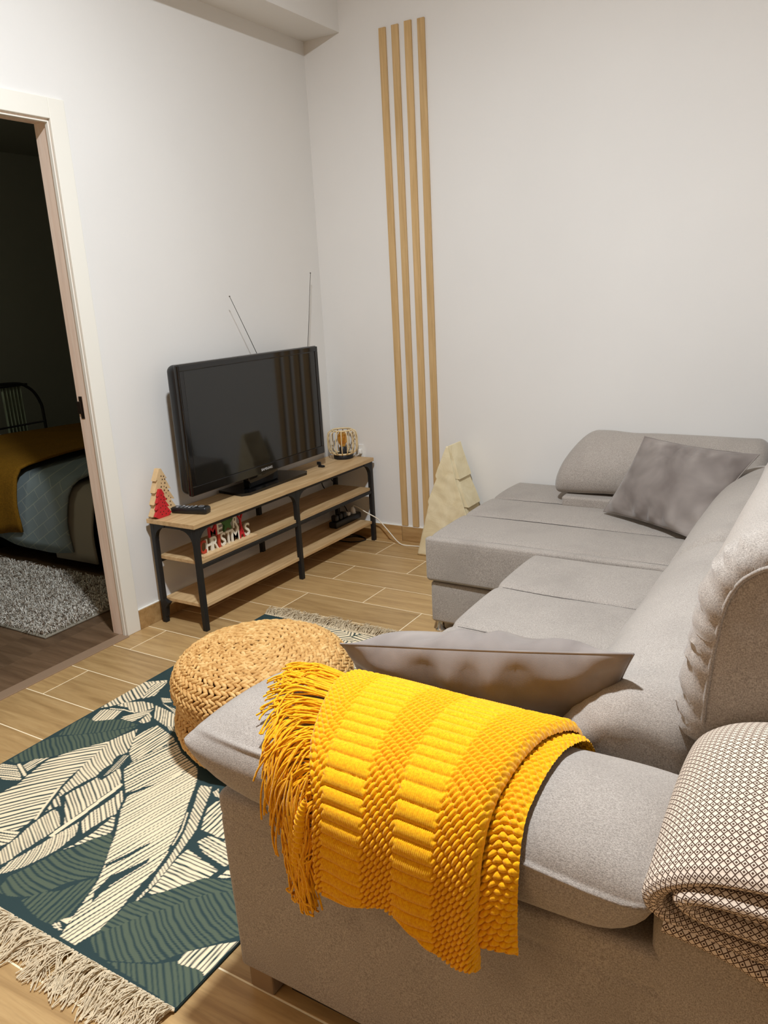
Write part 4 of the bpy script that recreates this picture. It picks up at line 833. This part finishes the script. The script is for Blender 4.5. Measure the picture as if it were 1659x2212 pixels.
for y0, sg_, rr_ in ((RY0, -1, 1), (RY1, 1, 2)):
    r_ = np.random.default_rng(rr_); paths = []; nt = 86
    for i in range(nt):
        x = RX0 + (i + .5) / nt * (RX1 - RX0); lean = r_.normal() * .30; ln = r_.uniform(.075, .115)
        for j in range(13):
            t = np.linspace(0, 1, 8); sp = r_.normal() * .010; wv = r_.normal() * .008; l2 = ln * r_.uniform(.75, 1.05)
            px = x + r_.normal() * .0025 + lean * l2 * t + sp * t ** 1.2 + wv * np.sin(t * r_.uniform(3, 7))
            pz = .0045 + (.012 * np.abs(r_.normal()) * 1.0) * np.sin(np.clip(t * 1.1, 0, 1) * math.pi) * (1 - .4 * t) + .004 * (1 - t) + r_.uniform(0, .006) * t * (1 - t)
            paths.append(np.stack([px, y0 + sg_ * (l2 * t - .002), pz], 1))
    o = add('fringe', cords(paths, .00135), M['fringe'], rug, True, 'cream tassel fringe'); o['kind'] = 'stuff'
    kn = [tube([(x, y0 + sg_ * .001, .007), (x + .006, y0 + sg_ * .006, .010), (x + .012, y0 + sg_ * .001, .007)], .0030, 5) for x in np.linspace(RX0, RX1 - .012, 92)]
    o = add('knotted_edge', kn, M['fringe'], rug, True, 'knotted cream cord edge'); o['kind'] = 'stuff'

# ------------------------------------------------------------------ yellow knitted throw over the near arm
yt = thing('knitted_throw', 'chunky mustard yellow knitted throw draped over the near sofa arm', 'throw', (2.05, -2.70, .36))
dr = smooth_path([(-2.462, .500), (-2.466, .548), (-2.492, .596), (-2.548, .626), (-2.625, .644), (-2.70, .645), (-2.776, .623), (-2.812, .575), (-2.822, .51), (-2.823, .44), (-2.823, .36), (-2.823, .25)], 500)
ds = np.r_[0, np.cumsum(np.linalg.norm(np.diff(dr, axis=0), axis=1))]; dt = np.gradient(dr, axis=0); dt /= np.linalg.norm(dt, axis=1, keepdims=True); dn = np.stack([dt[:, 1], -dt[:, 0]], 1)
at_s = lambda s, k: np.interp(s, ds, k)
i0_ = int(np.argmin(np.abs(dr[:, 0] + 2.76))); s_of_z = lambda z: np.interp(-z, -dr[i0_:, 1], ds[i0_:])           # on the hanging side
S_R = np.interp(.01, np.abs(dr[:, 0] + 2.60)[::-1] * 0 + 0, ds[:1]) if False else ds[np.argmin(np.abs(dr[:, 0] + 2.60))]
sk = [0, S_R, S_R + .16, S_R + .24, S_R + .50]
XL = lambda s: np.interp(s, sk, [1.755, 1.812, 1.880, 1.928, 1.930]); XR = lambda s: np.interp(s, sk, [2.268, 2.228, 2.218, 2.218, 2.218]); XK = lambda s: np.interp(s, sk, [1.835, 1.868, 1.905, 1.932, 1.930])
hemz = lambda x: np.interp(x, [1.92, 1.95, 2.0, 2.06, 2.10, 2.14, 2.185, 2.23], [.430, .424, .432, .446, .432, .412, .396, .402])
ub = np.array([0, .07, .33, .53, .76, 1.0]); isrib = [0, 1, 0, 1, 0]; sl_ = np.array([.75, -.02, .75, -.02, .75]) * .36; Aub = np.r_[0, np.cumsum(np.diff(ub) * sl_)]
PITCH, CELL = .0205, .0118
def knit(u, s, width):
    A = np.interp(u, ub, Aub); ph = (s + A) / PITCH; row = np.floor(ph); f = ph - row
    rib = np.sqrt(np.clip(1 - (2 * f - 1) ** 2, 0, 1)) * .0072 + .0006 * np.sin(u * width / .0036 * 6.28 + ph * 6)
    r2 = np.floor(ph * 2); f2 = ph * 2 - r2; um = u * width / CELL + .41 * r2; fu = um - np.floor(um)
    bob = np.sqrt(np.clip(1 - .9 * (2 * f2 - 1) ** 2 - .9 * (2 * fu - 1) ** 2, 0, 1)) * .0072
    kk = np.zeros_like(u)
    for b, r in zip(range(5), isrib):
        if r: kk += 1 / (1 + np.exp(-(u - ub[b]) / .006)) * 1 / (1 + np.exp((u - ub[b + 1]) / .006))
    return bob * (1 - kk) + rib * kk
def sheet(name, xl, xr, hem, nu, nv, off, ushift, usc, seed, s0=0.0):
    u = np.linspace(0, 1, nu); v = np.linspace(0, 1, nv); U, Vv = np.meshgrid(u, v, indexing='ij')
    s = s0 + Vv * .5
    for _ in range(3): X = xl(s) + (xr(s) - xl(s)) * U; s = s0 + Vv * (s_of_z(hem(X)) - s0)
    s = s + .004 * np.sin(X * 40 + seed) * Vv
    h = knit(ushift + U * usc if usc < 1 else (X - XK(s)) / (XR(s) - XK(s)), s, .32) 
    edge = np.minimum(np.minimum(U, 1 - U) * (.36 * usc), np.minimum(Vv * .5 + .002, (1 - Vv) * .6)); rd = .016
    e = np.clip(edge / rd, 0, 1); e2 = np.clip(edge / .009, 0, 1); h = h * (.3 + .7 * e2); roll = (np.sqrt(1 - (1 - e) ** 2) - 1) * (off - .001) * (.55 if off > .01 else 1)
    h = (h + off + roll) * 1.0 + .004 * wob(np.stack([X, s, s * 0], -1).reshape(-1, 3), 16, seed).reshape(X.shape) * e
    h = h + np.clip((s - S_R - .22) / .25, 0, 1) * (.006 + .010 * np.sin(X * 30 + 1.0) ** 2) * e
    h = np.maximum(h, .0008)
    Y = at_s(s, dr[:, 0]) + at_s(s, dn[:, 0]) * h; Z = at_s(s, dr[:, 1]) + at_s(s, dn[:, 1]) * h
    return mk(name, np.stack([X, Y, Z], -1).reshape(-1, 3), grid_faces(nu, nv), M['yarn'], yt, True)
sheet('upper_layer', XL, XR, hemz, 300, 500, .025, 0, 1, 3, .055)
sheet('under_layer', lambda s: XR(s) - .07, lambda s: XR(s) + np.interp(s, sk, [.014, .034, .044, .052, .056]), lambda x: np.interp(x, [2.16, 2.20, 2.27], [.46, .425, .446]), 80, 400, .002, .78, .30, 5, .065)
# fringe: strands leave the left edge, lie over the cushion and hang
fr_ = np.random.default_rng(17); paths = []
nst = 420
for i in range(nst):
    s0 = min(fr_.uniform(.06, .56), S_R + .42); top_ = 1 - np.clip((s0 - S_R - .02) / .12, 0, 1)
    reach = fr_.uniform(.065, .125) * top_ + fr_.uniform(.012, .060) * (1 - top_); fall = fr_.uniform(-.015, .055) * top_ + fr_.uniform(.05, .17) * (1 - top_)
    t = np.linspace(0, 1, 18); w1, w2, p1, p2 = fr_.uniform(3, 9), fr_.uniform(3, 10), fr_.uniform(0, 6.3), fr_.uniform(0, 6.3)
    X = XL(np.array(s0)) + .014 - (reach + .014) * (1 - np.exp(-3 * t)) / .95 + .009 * np.sin(t * w1 + p1) * t ** .7
    s = s0 + fall * t ** 1.5 + .010 * np.sin(t * w2 + p2) * t ** .7; s = np.minimum(s, s_of_z(.375 + fr_.uniform(0, .03)))
    h = .0055 + .012 * np.sin(t * math.pi) * fr_.uniform(.1, 1) + fr_.uniform(0, .010)
    paths.append(np.stack([X, at_s(s, dr[:, 0]) + at_s(s, dn[:, 0]) * h, at_s(s, dr[:, 1]) + at_s(s, dn[:, 1]) * h], 1))
for i in range(120):      # the hanging bunch at the lower left
    s0 = S_R + fr_.uniform(.20, .34); x0 = fr_.uniform(1.872, 1.925); L = fr_.uniform(.10, .18); t = np.linspace(0, 1, 16)
    s = np.minimum(s0 + L * t, s_of_z(.372 + fr_.uniform(0, .03)) + 0 * t); X = x0 + (fr_.uniform(1.890, 1.925) - x0) * t + .004 * np.sin(t * 7 + i)
    h = fr_.uniform(.006, .026) * np.ones_like(t); paths.append(np.stack([X, at_s(s, dr[:, 0]) + at_s(s, dn[:, 0]) * h, s * 0 + at_s(s, dr[:, 1]) + at_s(s, dn[:, 1]) * h], 1))
o = add('fringe', cords(paths, .0018, 5), M['yarn'], yt, True, 'long yellow yarn fringe'); o['kind'] = 'stuff'
P = smooth_path([(1.915, -2.834, .590), (1.908, -2.838, .56), (1.900, -2.840, .51), (1.890, -2.840, .463)], 90); add('curled_edge', tube(P, (.0105 + .0014 * np.sin(np.arange(90) * 1.05)) * np.clip(np.arange(90) / 40 + .08, 0, 1) ** .7 * np.clip((89 - np.arange(90)) / 4 + .2, 0, 1) ** .5, 12), M['yarn'], yt, True, 'curled knitted edge')

# ------------------------------------------------------------------ diamond-woven blanket on the sofa corner
wb = thing('woven_blanket', 'rolled brown and cream diamond-woven blanket on the sofa corner', 'blanket', (2.56, -2.62, .40))
def ribbon(name, path, y0, y1, th, shape, seed, n=110, off=0):
    P = resample(smooth_path(path, 300), n); T_ = np.gradient(P, axis=0); T_ /= np.linalg.norm(T_, axis=1, keepdims=True); Nn = np.stack([-T_[:, 1], T_[:, 0]], 1)
    s = np.r_[0, np.cumsum(np.linalg.norm(np.diff(P, axis=0), axis=1))]
    na = 10; th_ = np.linspace(-math.pi / 2, math.pi / 2, na); ny_ = 36; yy = np.linspace(y1 - th / 2, y0 + th / 2, ny_)
    prof = [(y, th / 2) for y in yy] + [(y0 + th / 2 - th / 2 * math.cos(a), -th / 2 * math.sin(a)) for a in th_[1:-1]] + [(y, -th / 2) for y in yy[::-1]] + [(y1 - th / 2 + th / 2 * math.cos(a), th / 2 * math.sin(a)) for a in th_[1:-1]]
    prof = np.array(prof); m = len(prof); V = np.zeros((n, m, 3)); V[..., 0] = P[:, None, 0] + Nn[:, None, 0] * prof[None, :, 1]; V[..., 1] = prof[None, :, 0]; V[..., 2] = P[:, None, 1] + Nn[:, None, 1] * prof[None, :, 1]
    V = shape(V.reshape(-1, 3)); V = V + np.stack([.006 * wob(V, 12, seed), .006 * wob(V, 10, seed + 1), .006 * wob(V, 12, seed + 2)], 1)
    F = grid_faces(n, m, False, True).tolist(); F.append(list(range(m))); F.append([(n - 1) * m + i for i in range(m)][::-1])
    o = mk(name, V, F, M['weave'], wb, True)
    q = np.r_[0, np.cumsum(np.linalg.norm(np.diff(np.vstack([prof, prof[:1]]), axis=0), axis=1))]; uvl = o.data.uv_layers.new(name='weave'); S = 1 / .0096
    ii = np.zeros(len(o.data.loops), int); o.data.loops.foreach_get('vertex_index', ii); uv_ = np.stack([s[ii // m], q[ii % m]], 1)
    for p in o.data.polygons:
        L = list(p.loop_indices)
        if len(L) == 4:
            js = [ii[k] % m for k in L]
            if max(js) - min(js) > 1:
                for k in L:
                    if ii[k] % m == 0: uv_[k, 1] = q[m]
    a = math.radians(45); uv_ = np.stack([uv_[:, 0] * math.cos(a) - uv_[:, 1] * math.sin(a), uv_[:, 0] * math.sin(a) + uv_[:, 1] * math.cos(a)], 1) if False else uv_
    uvl.data.foreach_set('uv', (uv_ * S).astype(np.float32).ravel()); return o
def droop(V):
    t = np.clip((-2.56 - V[:, 1]) / .24, 0, 1) ** 1.6; V = V.copy(); up = V[:, 2] > .555; V[up, 2] = .555 + (V[up, 2] - .555) * (1 - .42 * t[up])
    tb = np.clip((V[:, 1] + 2.58) / .14, 0, 1) ** 2; V[up, 2] -= (V[up, 2] - .555) * .25 * tb[up]; return V
ribbon('outer_fold', [(2.86, .63), (2.78, .685), (2.68, .716), (2.59, .720), (2.515, .702), (2.466, .664), (2.444, .62), (2.448, .585), (2.48, .562), (2.54, .556), (2.62, .556), (2.70, .556)], -2.795, -2.450, .030, droop, 1)
ribbon('inner_fold', [(2.84, .640), (2.72, .652), (2.62, .660), (2.55, .656), (2.50, .642), (2.486, .622), (2.505, .603), (2.56, .598), (2.66, .604), (2.78, .606)], -2.800, -2.470, .030, droop, 4)
ribbon('inner_fold', [(2.80, .635), (2.68, .645), (2.58, .652), (2.53, .644), (2.535, .632), (2.58, .628), (2.70, .626)], -2.790, -2.48, .012, droop, 6)
ribbon('hanging_corner', [(2.46, .548), (2.53, .541), (2.60, .520), (2.66, .470), (2.70, .40), (2.71, .36)], -2.800, -2.757, .022, lambda V: V, 7, 70)
